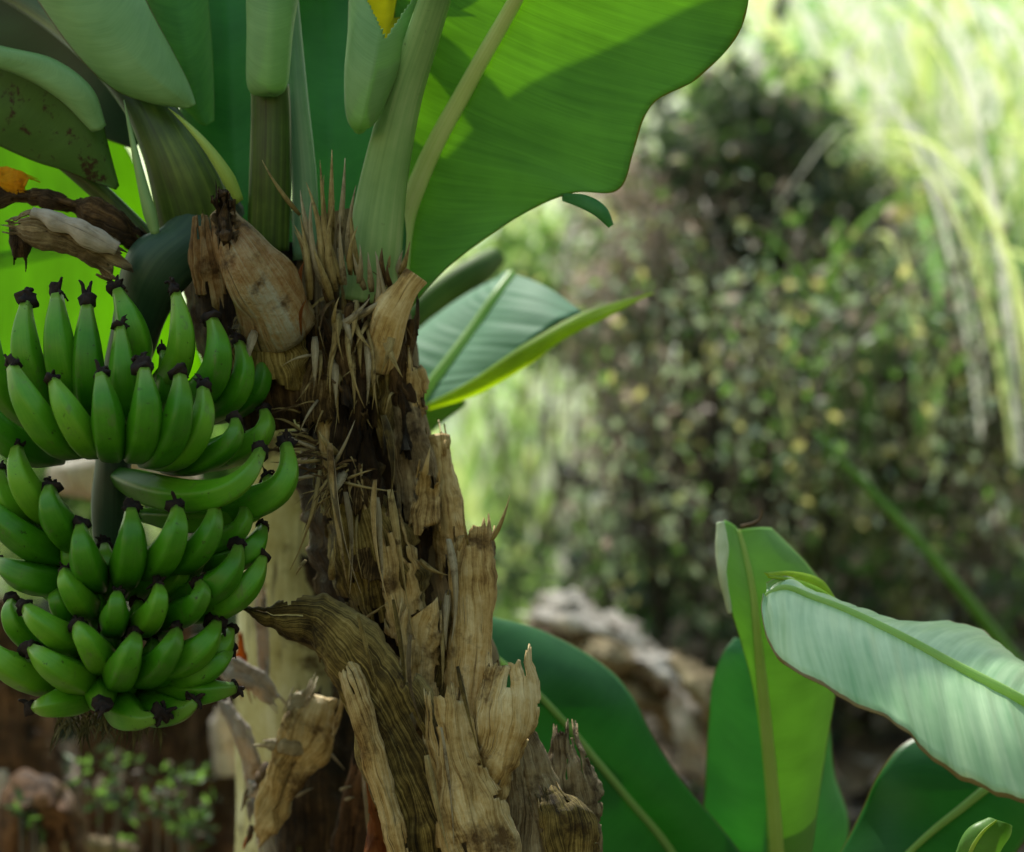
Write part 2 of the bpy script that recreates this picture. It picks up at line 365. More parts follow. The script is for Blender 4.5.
def stalk(parent, name, pts, rad, mat, n=40, seg=16, flat=.8, rough=.0, **kw):
    path = spline(pts, n); rr = spline([float(r) for r in rad], n)
    g = tube_geo(path, rr, seg, flat=flat, rough=rough, **kw)
    return obj(name, g[0], g[1], M[mat], parent, uv=g[2])
def strip_geo(a, b, c, w, twist=0, fold=.35, n=8, blunt=.0):
    vs, fs, uv = [], [], []
    d0 = (c - a).normalized(); view = Vector((0, -1, 0))
    side0 = d0.cross(view)
    if side0.length < .05: side0 = Vector((1, 0, 0))
    side0.normalize()
    for i in range(n + 1):
        t = i / n
        p = a * (1 - t) ** 2 + b * 2 * t * (1 - t) + c * t * t
        ww = w * max(.03, (1 - t) ** .8 * (.5 + .5 * min(1, t * 5))) * .62
        ang = twist * t
        s = side0 * math.cos(ang) + view * math.sin(ang)
        up = view * math.cos(ang) - side0 * math.sin(ang)
        vs += [p - s * ww, p + up * ww * fold, p + s * ww]
        uv += [(t * .2, -1), (t * .2, 0), (t * .2, 1)]
        if i:
            k = 3 * i
            fs += [(k - 3, k - 2, k + 1, k), (k - 2, k - 1, k + 2, k + 1)]
    return vs, fs, uv
def strip(parent, a, b, c, w, mat, name='dry_strip', **kw):
    g = strip_geo(a, b, c, w, **kw)
    return obj(name, g[0], g[1], M[mat], parent, uv=g[2], solid=.0006)

# ================================================================== THE MAIN BANANA PLANT
plant = thing('banana_plant', 'brown banana plant with ragged dry sheaths and straw fibres up its leaning stem', 'banana plant', P(470, 1516, 2.12))
SY = 2.12
cl = [(336, 215, 34), (344, 250, 48), (350, 300, 57), (354, 350, 58), (360, 400, 58), (368, 450, 64), (377, 500, 68), (390, 560, 72), (405, 620, 70), (425, 700, 72), (440, 780, 78), (450, 860, 84), (460, 1000, 95), (466, 1200, 110), (470, 1530, 130)]
path = spline([P(a, b, SY) for a, b, c in cl], 150); rad = spline([c * K * SY for a, b, c in cl], 150)
g = tube_geo(path, rad, 56, rough=.014, rfreq=22, seed=3)
obj('pseudostem', g[0], g[1], M['stem'], plant, uv=[(u, v * 6.28 * 1.6) for u, v in g[2]])
F = 2.045     # front surface of the stem

shell(plant, [PL((196, 262, 2.12), (240, 246, 2.1), (300, 240, 2.12)), PL((186, 300, 2.12), (240, 300, 2.09), (312, 300, 2.11)), PL((196, 350, 2.12), (250, 350, 2.08), (318, 350, 2.11)), PL((240, 400, 2.12), (275, 400, 2.08), (320, 400, 2.11))], 'sheath_wet_shade', seed=43, ragged=.1, bulge=.1, slits=0)
# ---- sheaths (left edge, middle, right edge) from the top down
shell(plant, [PL((300, 395, 2.10), (352, 385, 2.05), (408, 395, 2.09)), PL((298, 450, 2.09), (360, 450, 2.035), (424, 450, 2.08)), PL((302, 520, 2.09), (372, 520, 2.03), (444, 515, 2.08)), PL((318, 590, 2.09), (385, 600, 2.03), (452, 590, 2.08)), PL((340, 680, 2.1), (400, 690, 2.04), (462, 680, 2.09))], 'sheath_wet_shade', seed=4, bulge=.06, crumple=.006)
shell(plant, [PL((372, 372, 2.08), (392, 365, 2.035), (412, 372, 2.07)), PL((378, 420, 2.06), (402, 420, 2.025), (424, 420, 2.06)), PL((385, 470, 2.06), (410, 470, 2.025), (434, 468, 2.07)), PL((396, 520, 2.06), (418, 522, 2.03), (440, 520, 2.07))], 'sheath_grey', seed=11, ragged=.25)
shell(plant, [PL((318, 470, 2.05), (345, 462, 2.02), (372, 478, 2.035)), PL((322, 510, 2.05), (356, 505, 2.012), (396, 512, 2.03)), PL((330, 555, 2.05), (368, 552, 2.01), (420, 548, 2.03)), PL((340, 600, 2.06), (380, 598, 2.015), (425, 590, 2.03)), PL((352, 640, 2.06), (388, 640, 2.025), (425, 630, 2.04))], 'sheath_olive', seed=21, ragged=.3, endrag=.03)
shell(plant, [PL((430, 440, 2.09), (436, 432, 2.06), (444, 440, 2.09)), PL((432, 480, 2.08), (442, 480, 2.05), (452, 480, 2.08)), PL((438, 520, 2.08), (448, 522, 2.04), (458, 520, 2.08)), PL((442, 570, 2.08), (452, 570, 2.04), (463, 572, 2.08))], 'sheath_tan', seed=5, ragged=.4)
# the left sheath that peels off and points at the bunch
shell(plant, [PL((236, 602, 1.99), (238, 607, 1.985), (240, 612, 1.99)), PL((272, 606, 1.985), (276, 618, 1.975), (280, 632, 1.985)), PL((318, 592, 1.98), (312, 622, 1.965), (312, 652, 1.985)), PL((362, 612, 1.98), (342, 660, 1.95), (332, 682, 1.985)), PL((398, 648, 1.985), (368, 705, 1.945), (350, 722, 1.985)), PL((430, 690, 1.99), (396, 755, 1.95), (372, 790, 1.99)), PL((448, 770, 1.99), (420, 815, 1.95), (390, 842, 1.99)), PL((462, 880, 2.0), (435, 890, 1.955), (400, 900, 2.0))], 'sheath_olive', seed=31, bulge=.1, ragged=.1, crumple=.009, nu=80, nv=16, cfreq=22)
shell(plant, [PL((345, 640, 1.965), (338, 648, 1.96), (330, 655, 1.97)), PL((372, 700, 1.94), (362, 710, 1.93), (350, 716, 1.95)), PL((392, 770, 1.94), (382, 780, 1.93), (370, 786, 1.95)), PL((415, 870, 1.94), (404, 872, 1.93), (392, 876, 1.95))], 'sheath_tan', seed=33, bulge=.12, ragged=.25, crumple=.004)
# dark bare inner stem right of it, tan sheaths on the right edge
shell(plant, [PL((456, 545, 2.05), (472, 530, 2.02), (492, 540, 2.05)), PL((452, 580, 2.045), (472, 580, 2.01), (492, 575, 2.04)), PL((455, 640, 2.04), (472, 640, 2.01), (484, 640, 2.04)), PL((448, 690, 2.04), (466, 695, 2.01), (484, 690, 2.04)), PL((440, 760, 2.04), (460, 765, 2.01), (480, 760, 2.04))], 'sheath_tan', seed=41, ragged=.22, bulge=.2)
shell(plant, [PL((492, 672, 1.985), (512, 662, 1.965), (528, 658, 1.985)), PL((484, 715, 1.985), (510, 712, 1.95), (534, 712, 1.99)), PL((480, 745, 1.985), (502, 748, 1.955), (520, 742, 1.99)), PL((478, 772, 1.985), (490, 778, 1.965), (500, 775, 1.985)), PL((474, 800, 1.99), (482, 806, 1.975), (492, 800, 1.99))], 'sheath_tan', seed=51, ragged=.14, bulge=.22, crumple=.007)
shell(plant, [PL((424, 702, 1.975), (444, 696, 1.95), (466, 702, 1.97)), PL((428, 750, 1.97), (450, 748, 1.94), (476, 748, 1.965)), PL((432, 800, 1.965), (462, 800, 1.93), (500, 790, 1.965)), PL((436, 852, 1.965), (476, 852, 1.925), (520, 850, 1.965)), PL((440, 920, 1.965), (480, 925, 1.925), (530, 920, 1.965))], 'sheath_tan', seed=61, ragged=.12, bulge=.12, crumple=.006)
shell(plant, [PL((505, 745, 2.03), (520, 735, 2.01), (535, 730, 2.03)), PL((510, 790, 2.02), (530, 790, 1.99), (552, 785, 2.03)), PL((512, 840, 2.02), (538, 840, 1.98), (566, 838, 2.03)), PL((515, 920, 2.02), (545, 920, 1.98), (575, 920, 2.03))], 'sheath_grey', seed=71, ragged=.2, bulge=.18)
shell(plant, [PL((556, 742, 2.06), (568, 728, 2.04), (578, 740, 2.06)), PL((546, 775, 2.05), (570, 770, 2.02), (590, 765, 2.05)), PL((548, 805, 2.05), (574, 805, 2.015), (600, 792, 2.05)), PL((552, 840, 2.05), (576, 838, 2.01), (596, 832, 2.05)), PL((556, 900, 2.05), (574, 900, 2.01), (590, 895, 2.05))], 'sheath_grey', seed=81, ragged=.15, bulge=.12, crumple=.006)
shell(plant, [PL((540, 800, 1.99), (552, 792, 1.98), (562, 800, 2.0)), PL((545, 825, 1.985), (565, 822, 1.965), (590, 820, 2.0)), PL((550, 880, 1.985), (570, 880, 1.965), (592, 880, 2.0))], 'sheath_olive', seed=85, ragged=.3, bulge=.2)
shell(plant, [PL((366, 780, 2.05), (372, 770, 2.04), (380, 782, 2.05)), PL((366, 815, 2.05), (376, 815, 2.03), (388, 820, 2.05)), PL((362, 880, 2.05), (378, 880, 2.03), (396, 880, 2.05))], 'rust', seed=91, ragged=.3)

# ---- cut and withered stubs in the crown
g = Geo()
pth = spline(PL((222, 212, 2.0), (238, 245, 1.985), (262, 285, 1.985), (285, 330, 2.03)), 30)
rr = spline([.015, .026, .035, .035], 30)
g.add(tube_geo(pth, rr, 28, flat=.8, rough=.010, rfreq=30, cap=False, seed=2))
o = g.build('cut_stub', [M['stub']], plant); s_ = o.modifiers.new('thickness', 'SOLIDIFY'); s_.thickness = .005; s_.offset = -1
shell(o, [PL((212, 198, 1.975), (224, 190, 1.97), (236, 200, 1.975)), PL((210, 218, 1.972), (224, 222, 1.96), (238, 220, 1.972)), PL((218, 238, 1.965), (226, 243, 1.955), (236, 238, 1.965))], 'sheath_dark', name='withered_end', seed=3, crumple=.012, ragged=.5, cfreq=60, bulge=-.3)
shell(plant, [PL((196, 222, 2.0), (204, 212, 1.99), (214, 220, 2.0)), PL((196, 255, 2.0), (208, 255, 1.985), (218, 255, 2.0)), PL((202, 290, 2.01), (215, 295, 1.995), (228, 295, 2.01))], 'stub', name='cut_stub', seed=8, ragged=.25, bulge=.25)
g = Geo()
pth = spline(PL((414, 274, 2.0), (402, 292, 2.0), (388, 320, 2.01), (378, 360, 2.04)), 24)
g.add(tube_geo(pth, spline([.0125, .0145, .020, .024], 24), 22, rough=.008, rfreq=40, cap=False, seed=6, up=Vector((1, 0, 0))))
o = g.build('cut_stub', [M['sheath_tan']], plant); s_ = o.modifiers.new('thickness', 'SOLIDIFY'); s_.thickness = .004; s_.offset = -1
shell(plant, [PL((378, 345, 2.05), (392, 338, 2.03), (404, 352, 2.05)), PL((382, 370, 2.05), (396, 370, 2.025), (410, 375, 2.05)), PL((388, 410, 2.05), (400, 410, 2.03), (412, 408, 2.05))], 'sheath_dark', seed=14, ragged=.4, crumple=.01)
shell(plant, [PL((240, 320, 2.05), (270, 305, 2.02), (305, 322, 2.05)), PL((235, 345, 2.05), (268, 345, 2.01), (312, 350, 2.05)), PL((240, 385, 2.06), (275, 390, 2.02), (312, 395, 2.06))], 'sheath_olive', seed=17, ragged=.3, crumple=.008, bulge=.15)
shell(plant, [PL((236, 370, 2.07), (262, 352, 2.045), (300, 362, 2.06)), PL((240, 395, 2.07), (270, 395, 2.035), (308, 400, 2.06)), PL((262, 432, 2.08), (280, 430, 2.04), (312, 430, 2.07))], 'sheath_dark', seed=19, ragged=.3, bulge=.2)
# ---- dry straw scales and fibres
def straw(x0, y0, x1, y1, w, mat, Y=2.0, bend=.15, Y1=None):
    a = P(x0, y0, Y + .015); c = P(x1, y1, Y1 or Y)
    mid = (a + c) / 2; d = c - a; per = Vector((d.z, 0, -d.x)) * rnd.uniform(-bend, bend)
    strip(plant, a, mid + per + Vector((0, -.02, 0)), c, w * K * 2, mat, twist=rnd.uniform(-1.2, 1.2), fold=rnd.uniform(.2, .6))
sm = ['straw', 'straw', 'straw', 'straw_pale', 'straw_pale', 'straw_brown']
hand = [(322, 285, 306, 182, 9), (325, 290, 312, 195, 8), (336, 292, 335, 200, 9), (318, 268, 294, 225, 9), (332, 300, 312, 245, 8), (345, 285, 340, 215, 7), (300, 215, 262, 160, 5), (331, 245, 332, 150, 8), (338, 248, 345, 158, 7), (326, 240, 320, 160, 6), (316, 262, 300, 190, 8), (348, 262, 356, 185, 7), (342, 285, 324, 175, 9), (310, 300, 300, 215, 8), (357, 275, 350, 205, 8),
        (365, 290, 352, 250, 7), (372, 292, 368, 252, 7), (384, 285, 382, 248, 8), (400, 275, 410, 242, 7), (392, 290, 388, 262, 6), (335, 330, 370, 298, 9), (350, 320, 395, 290, 8), (356, 300, 350, 345, 8), (338, 310, 330, 360, 11), (342, 315, 352, 350, 8), (352, 318, 372, 350, 7), (318, 355, 282, 366, 3), (320, 365, 296, 402, 3), (320, 350, 318, 385, 4), (364, 320, 372, 410, 4), (334, 360, 336, 408, 9), (318, 400, 300, 432, 3), (350, 400, 326, 375, 5)]
for h in hand: straw(h[0], h[1], h[2], h[3], h[4], rnd.choice(sm), 2.0)
straw(300, 300, 304, 262, 9, 'rust', 1.99); straw(300, 335, 306, 300, 6, 'rust', 1.99)
straw(255, 330, 246, 372, 10, 'straw_pale', 1.98, .02)
for i in range(26):      # upright scales round the petiole bases
    x = rnd.uniform(306, 400); y = rnd.uniform(268, 330); l = rnd.uniform(25, 75)
    straw(x, y, x + rnd.uniform(-22, 8), y - l, rnd.uniform(4, 9), rnd.choice(sm), rnd.uniform(1.99, 2.06))
for i in range(16):      # ones that hang down over the stem
    x = rnd.uniform(310, 395); y = rnd.uniform(310, 350); l = rnd.uniform(30, 90)
    straw(x, y, x + rnd.uniform(-20, 18), y + l, rnd.uniform(3, 8), rnd.choice(sm), rnd.uniform(1.99, 2.02))
fan = Geo(); fan2 = Geo()
for i in range(110):     # the finest fibres: frayed mat, beyond counting
    k = i % 3
    if k == 0:
        a = P(rnd.uniform(300, 350), rnd.uniform(405, 470), 2.035); c = a + Vector((rnd.uniform(-.06, -.01), rnd.uniform(-.03, 0), rnd.uniform(-.03, .012)))
    elif k == 1:
        a = P(rnd.uniform(320, 400), rnd.uniform(290, 400), 2.035); c = a + Vector((rnd.uniform(-.035, .03), rnd.uniform(-.04, 0), rnd.uniform(-.06, .03)))
    else:
        a = P(rnd.uniform(320, 365), rnd.uniform(455, 490), 2.02); c = a + Vector((rnd.uniform(-.05, .02), rnd.uniform(-.02, -.005), rnd.uniform(-.05, .015)))
    b = (a + c) / 2 + Vector((rnd.uniform(-.012, .012), -.012, rnd.uniform(.0, .022)))
    (fan if rnd.random() < .55 else fan2).add(strip_geo(a, b, c, rnd.uniform(.0015, .004), twist=rnd.uniform(-1, 1)))
fan.build('dry_fibres', [M['straw']], plant, kind='stuff'); fan2.build('dry_fibres', [M['straw_brown']], plant, kind='stuff')
for x0, y0, x1, y1, w in [(318, 450, 280, 432, 4), (322, 460, 270, 462, 4), (318, 475, 282, 480, 4), (330, 470, 355, 420, 4), (335, 480, 400, 492, 3), (345, 480, 372, 470, 3), (330, 470, 345, 535, 8), (352, 505, 348, 585, 3), (358, 510, 362, 575, 3), (345, 470, 330, 500, 10), (338, 455, 318, 430, 8), (320, 470, 290, 570, 5), (306, 560, 296, 575, 4), (332, 580, 333, 548, 8), (420, 560, 448, 575, 6), (468, 545, 463, 505, 3), (492, 540, 510, 495, 5), (365, 618, 388, 602, 3), (448, 590, 446, 650, 7), (440, 610, 442, 690, 5)]:
    straw(x0, y0, x1, y1, w, rnd.choice(['straw', 'straw_pale', 'straw']), 2.0)

for i in range(26):      # torn flakes and curled rags all over the stem
    t = rnd.random() ** 1.25 * (1 if i % 4 else .5); y = 340 + t * 380; c = 352 + t * 78 + rnd.uniform(-48, 52); hh = rnd.uniform(22, 60); ww = rnd.uniform(8, 26); Y = 2.045 - .03 * (1 - abs(c - 352 - t * 78) / 60)
    lean = rnd.uniform(-10, 10) + 5; cv = rnd.uniform(.0, .035)
    shell(plant, [PL((c - ww * .6 - lean, y - hh, Y), (c - lean, y - hh * 1.1, Y - cv * .6), (c + ww * .6 - lean, y - hh, Y)), PL((c - ww, y, Y + .006), (c, y, Y - .006), (c + ww, y, Y + .006)), PL((c - ww * .7 + lean * .5, y + hh, Y + .004), (c + lean * .5, y + hh * 1.15, Y - .004 - (.02 if i % 3 == 0 else 0)), (c + ww * .7 + lean * .5, y + hh, Y + .004))],
          rnd.choice(['sheath_tan', 'sheath_wet_shade', 'sheath_dark', 'sheath_wet_shade', 'stem', 'sheath_olive']), name='dry_flake', nu=20, nv=7, bulge=rnd.uniform(-.1, .3), ragged=.45, endrag=.02, crumple=.006, cfreq=45, seed=i * 3.1 + 100, solid=.0015)
for i in range(14):      # limp rags of sheath hanging down the stem
    t = rnd.random(); y = 380 + t * 400; cx = 355 + (y - 380) * .2; x = cx + rnd.uniform(-45, 62); l = rnd.uniform(70, 150); Y = 2.03 - .045 * max(0, 1 - ((x - cx) / 75) ** 2)
    if y > 600: Y -= .055
    a = P(x, y, Y); c = P(x + rnd.uniform(-12, 16) + l * .12, y + l, Y - rnd.uniform(0, .02)); mid = (a + c) / 2 + Vector((rnd.uniform(-.014, .014), rnd.uniform(-.022, 0), 0))
    strip(plant, a, mid, c, rnd.uniform(.003, .009), rnd.choice(['sheath_tan', 'sheath_olive', 'straw', 'sheath_grey', 'straw_pale']), name='leaf_rag', twist=rnd.uniform(-2.4, 2.4), fold=rnd.uniform(-.5, .7), n=16)
# ---- petioles
stalk(plant, 'petiole', PL((368, 300, 2.06), (374, 250, 2.05), (384, 180, 2.045), (402, 100, 2.03), (425, 30, 2.0), (446, -40, 1.96), (470, -160, 1.88)), [.030, .029, .0245, .020, .017, .015, .012], 'petiole', n=60, flat=.7)
# boat-shaped base of a rolled leaf standing in front of it
leaf(plant, [PL((354, 128, 2.03), (358, 134, 2.025), (366, 128, 2.03)), PL((346, 110, 2.02), (362, 122, 1.995), (380, 112, 2.02)), PL((345, 70, 2.03), (370, 85, 1.985), (398, 70, 2.03)), PL((348, 30, 2.04), (378, 45, 1.99), (415, 30, 2.05)), PL((349, -10, 2.06), (384, 0, 2.01), (436, -14, 2.07)), PL((350, -70, 2.09), (392, -70, 2.03), (450, -70, 2.1)), PL((360, -200, 2.12), (410, -200, 2.06), (470, -200, 2.14))], 'leaf_pale', bulge=.09, nu=160, nv=26, seed=2, notch=((352, -30), (386, 38), (432, -30)))
leaf(plant, [PL((362, 80, 2.045), (380, 80, 2.05), (400, 70, 2.05)), PL((352, 30, 2.055), (385, 36, 2.065), (416, 20, 2.06)), PL((350, -10, 2.07), (390, -10, 2.09), (440, -20, 2.08)), PL((350, -70, 2.1), (396, -70, 2.12), (455, -75, 2.11))], 'leaf_painted_sun', nu=30, seed=3)
stalk(plant, 'petiole', PL((268, 250, 2.07), (270, 180, 2.06), (271, 120, 2.06), (270, 85, 2.06)), [.022, .022, .021, .020], 'petiole_dark', flat=.6)
leaf(plant, [PL((250, 86, 2.05), (268, 96, 2.035), (280, 88, 2.05)), PL((248, 72, 2.05), (270, 84, 2.02), (286, 76, 2.05)), PL((250, 30, 2.06), (272, 30, 2.02), (290, 30, 2.06)), PL((252, -20, 2.08), (274, -20, 2.03), (296, -20, 2.08)), PL((256, -120, 2.1), (278, -120, 2.06), (302, -120, 2.1))], 'leaf_pale', bulge=.14, seed=6)
stalk(plant, 'petiole', PL((306, 260, 2.09), (304, 180, 2.09), (296, 100, 2.09), (290, 30, 2.10), (286, -30, 2.11), (280, -150, 2.14)), [.014, .0135, .013, .012, .011, .01], 'petiole_blue', flat=.5)
# arching channelled petiole to the upper left
stalk(plant, 'petiole', PL((205, 250, 2.08), (188, 190, 2.06), (166, 140, 2.06), (140, 95, 2.08), (100, 50, 2.12), (40, 5, 2.2), (-60, -50, 2.3)), [.042, .038, .029, .024, .022, .019, .015], 'petiole_dark', flat=.55, n=50)
strip(plant, P(240, 202, 2.03), P(215, 145, 2.01), P(168, 108, 2.04), .014, 'midrib_sun', name='petiole_edge', fold=.5, n=20)
strip(plant, P(156, 236, 2.03), P(140, 180, 2.02), P(124, 100, 2.05), .013, 'petiole', name='petiole_edge', fold=.5, n=20)
stalk(plant, 'petiole', PL((170, 262, 2.1), (140, 232, 2.1), (95, 188, 2.1), (45, 148, 2.12), (-5, 118, 2.15), (-80, 85, 2.2)), [.012, .011, .010, .009, .008, .007], 'petiole_dark')
# ---- leaves
# large right hand leaf
leaf(plant, [PL((378, 318, 2.16), (396, 312, 2.12), (410, 312, 2.11)),
             PL((362, 240, 2.16), (404, 228, 2.125), (452, 264, 2.10)),
             PL((366, 180, 2.14), (419, 182, 2.11), (520, 216, 2.08)),
             PL((375, 130, 2.115), (438, 140, 2.09), (572, 193, 2.05)),
             PL((384, 85, 2.095), (460, 100, 2.07), (617, 190, 2.03)),
             PL((392, 40, 2.08), (482, 60, 2.045), (634, 150, 2.01)),
             PL((400, -10, 2.06), (505, 20, 2.02), (654, 104, 1.99)),
             PL((412, -60, 2.035), (524, -15, 1.99), (700, 76, 1.97)),
             PL((425, -110, 2.0), (545, -60, 1.95), (742, 25, 1.95)),
             PL((470, -190, 1.93), (580, -140, 1.9), (752, -60, 1.9)),
             PL((560, -260, 2.0), (640, -230, 1.85), (740, -190, 1.84)),
             PL((690, -330, 1.8), (700, -330, 1.8), (710, -325, 1.8))], 'leaf_big', 'midrib_bright', (.0115, .005), -.006, nu=110, nv=22, bulge=-.015, ripple=.006, rfreq=9, seed=3, edge=.02)
# its curled torn shred
leaf(plant, [PL((560, 194, 2.06), (562, 197, 2.055), (566, 200, 2.06)), PL((585, 197, 2.04), (584, 202, 2.03), (582, 207, 2.04)), PL((604, 208, 2.03), (600, 212, 2.02), (597, 214, 2.03)), PL((612, 225, 2.03), (611, 226, 2.025), (610, 227, 2.03))], 'leaf_teal', nu=24, nv=5, bulge=.2)
# narrow dark wedge beside the petiole
leaf(plant, [PL((388, 262, 2.06), (396, 268, 2.05), (404, 262, 2.06)), PL((386, 230, 2.07), (394, 228, 2.06), (406, 232, 2.07)), PL((392, 180, 2.08), (395, 178, 2.07), (399, 182, 2.08))], 'leaf_teal', nu=20, nv=5)
# middle green blade behind the petioles
leaf(plant, [PL((292, 230, 2.22), (330, 240, 2.2), (366, 230, 2.22)), PL((290, 130, 2.24), (330, 135, 2.22), (392, 130, 2.24)), PL((285, 50, 2.28), (326, 55, 2.26), (396, 60, 2.28)), PL((280, -20, 2.32), (322, -20, 2.3), (380, -15, 2.32)), PL((275, -200, 2.4), (325, -200, 2.4), (400, -200, 2.42))], 'leaf_teal', nu=50, seed=4)
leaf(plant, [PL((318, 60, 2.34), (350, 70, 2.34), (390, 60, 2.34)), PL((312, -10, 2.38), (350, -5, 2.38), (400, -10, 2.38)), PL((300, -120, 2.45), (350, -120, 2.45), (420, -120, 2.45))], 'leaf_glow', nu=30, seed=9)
# dark bluish blade left of the centre
leaf(plant, [PL((186, 330, 2.2), (236, 330, 2.17), (300, 330, 2.18)), PL((190, 220, 2.2), (236, 210, 2.165), (290, 200, 2.18)), PL((180, 120, 2.22), (232, 130, 2.18), (268, 120, 2.2)), PL((176, 40, 2.25), (228, 40, 2.2), (272, 40, 2.22)), PL((170, -40, 2.28), (224, -40, 2.24), (276, -40, 2.26)), PL((160, -180, 2.34), (220, -180, 2.3), (280, -180, 2.32))], 'leaf_teal', nu=50, seed=14, bulge=.03)
# upright mid green flap and the pale pointed flap in front of it
leaf(plant, [PL((196, 120, 2.12), (206, 126, 2.11), (214, 121, 2.12)), PL((168, 90, 2.13), (196, 100, 2.11), (214, 96, 2.12)), PL((150, 50, 2.14), (186, 50, 2.11), (212, 48, 2.13)), PL((138, 0, 2.16), (178, 0, 2.12), (208, 0, 2.14)), PL((125, -60, 2.18), (166, -60, 2.14), (203, -60, 2.16)), PL((100, -200, 2.24), (140, -200, 2.2), (190, -200, 2.22))], 'leaf_big', nu=60, seed=24, bulge=.06)
leaf(plant, [PL((184, 108, 2.03), (191, 107, 2.03), (196, 104, 2.03)), PL((150, 103, 2.035), (172, 92, 2.02), (188, 82, 2.04)), PL((112, 88, 2.045), (144, 68, 2.02), (172, 50, 2.05)), PL((78, 56, 2.055), (114, 32, 2.03), (152, 12, 2.06)), PL((44, 10, 2.07), (88, -12, 2.045), (134, -28, 2.08)), PL((0, -60, 2.1), (50, -75, 2.07), (110, -90, 2.1)), PL((-60, -160, 2.14), (0, -170, 2.12), (70, -180, 2.14))], 'leaf_pale', nu=70, nv=14, seed=34, bulge=.07)
# large dark leaf at the upper left corner
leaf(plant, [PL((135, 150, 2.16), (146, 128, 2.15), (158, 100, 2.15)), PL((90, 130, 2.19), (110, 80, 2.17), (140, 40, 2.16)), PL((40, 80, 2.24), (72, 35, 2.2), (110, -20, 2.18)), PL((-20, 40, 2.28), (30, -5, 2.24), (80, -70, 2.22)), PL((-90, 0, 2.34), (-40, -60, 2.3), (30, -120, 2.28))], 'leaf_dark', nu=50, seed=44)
# olive ageing leaf hanging at the left edge
leaf(plant, [PL((108, 186, 2.05), (116, 190, 2.05), (119, 186, 2.05)), PL((72, 172, 2.06), (88, 152, 2.045), (104, 128, 2.05)), PL((34, 160, 2.08), (54, 124, 2.055), (92, 92, 2.05)), PL((-10, 140, 2.1), (16, 96, 2.07), (58, 62, 2.06)), PL((-60, 110, 2.13), (-30, 66, 2.1), (0, 46, 2.09)), PL((-120, 60, 2.16), (-90, 30, 2.14), (-60, 10, 2.14))], 'leaf_olive', nu=50, seed=54, bulge=.05, ripple=.008)
leaf(plant, [PL((92, 132, 2.03), (101, 130, 2.025), (106, 125, 2.03)), PL((60, 100, 2.035), (80, 92, 2.02), (92, 88, 2.03)), PL((20, 76, 2.05), (40, 68, 2.03), (56, 60, 2.04)), PL((-20, 64, 2.06), (-2, 56, 2.04), (10, 48, 2.05)), PL((-80, 60, 2.08), (-60, 46, 2.06), (-50, 36, 2.08))], 'leaf_pale', nu=40, seed=56, bulge=.1)
# sunlit yellow green leaf behind the bunch
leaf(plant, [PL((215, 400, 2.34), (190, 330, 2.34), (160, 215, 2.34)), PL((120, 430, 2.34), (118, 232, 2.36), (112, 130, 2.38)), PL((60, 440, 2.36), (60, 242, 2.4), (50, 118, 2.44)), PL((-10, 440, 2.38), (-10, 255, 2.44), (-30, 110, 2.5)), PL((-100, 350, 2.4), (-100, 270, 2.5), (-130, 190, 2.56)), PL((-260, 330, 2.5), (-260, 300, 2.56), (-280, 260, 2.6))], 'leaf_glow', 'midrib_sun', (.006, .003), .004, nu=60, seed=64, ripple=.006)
# dead leaf: dry rolled piece, grey rag and yellow patch
shell(plant, [PL((-40, 178, 2.06), (-20, 180, 2.05), (-10, 192, 2.06)), PL((-2, 165, 2.055), (6, 182, 2.045), (2, 198, 2.055)), PL((12, 168, 2.05), (18, 180, 2.045), (16, 196, 2.05)), PL((26, 180, 2.05), (28, 184, 2.045), (27, 190, 2.05))], 'dry_yellow', name='dead_blade', seed=3, ragged=.25, bulge=.05, solid=.001)
shell(plant, [PL((-30, 195, 2.06), (-30, 200, 2.05), (-30, 208, 2.06)), PL((20, 188, 2.05), (22, 196, 2.04), (20, 206, 2.05)), PL((70, 194, 2.05), (70, 204, 2.035), (66, 214, 2.05)), PL((120, 212, 2.05), (118, 224, 2.035), (110, 236, 2.05)), PL((146, 236, 2.06), (142, 246, 2.05), (132, 252, 2.06))], 'sheath_dark', name='dead_blade', seed=6, ragged=.3, crumple=.008)
shell(plant, [PL((6, 222, 2.01), (10, 226, 2.005), (14, 232, 2.01)), PL((40, 212, 2.005), (42, 232, 1.985), (46, 246, 2.01)), PL((80, 224, 2.005), (82, 246, 1.985), (86, 264, 2.01)), PL((116, 240, 2.01), (116, 262, 1.995), (120, 284, 2.02))], 'sheath_grey', name='dead_blade', seed=9, ragged=.1, bulge=.15, crumple=.005)
stalk(plant, 'dead_blade', PL((32, 212, 1.985), (60, 222, 1.98), (90, 236, 1.98), (117, 250, 1.985)), [.006, .010, .011, .007], 'dry_pale', rough=.005, rfreq=60, flat=.7)
shell(plant, [PL((14, 232, 2.02), (20, 230, 2.015), (28, 234, 2.02)), PL((14, 244, 2.02), (22, 246, 2.01), (32, 240, 2.02)), PL((18, 256, 2.02), (22, 257, 2.015), (25, 254, 2.02))], 'sheath_dark', name='dead_blade', seed=12, ragged=.4)
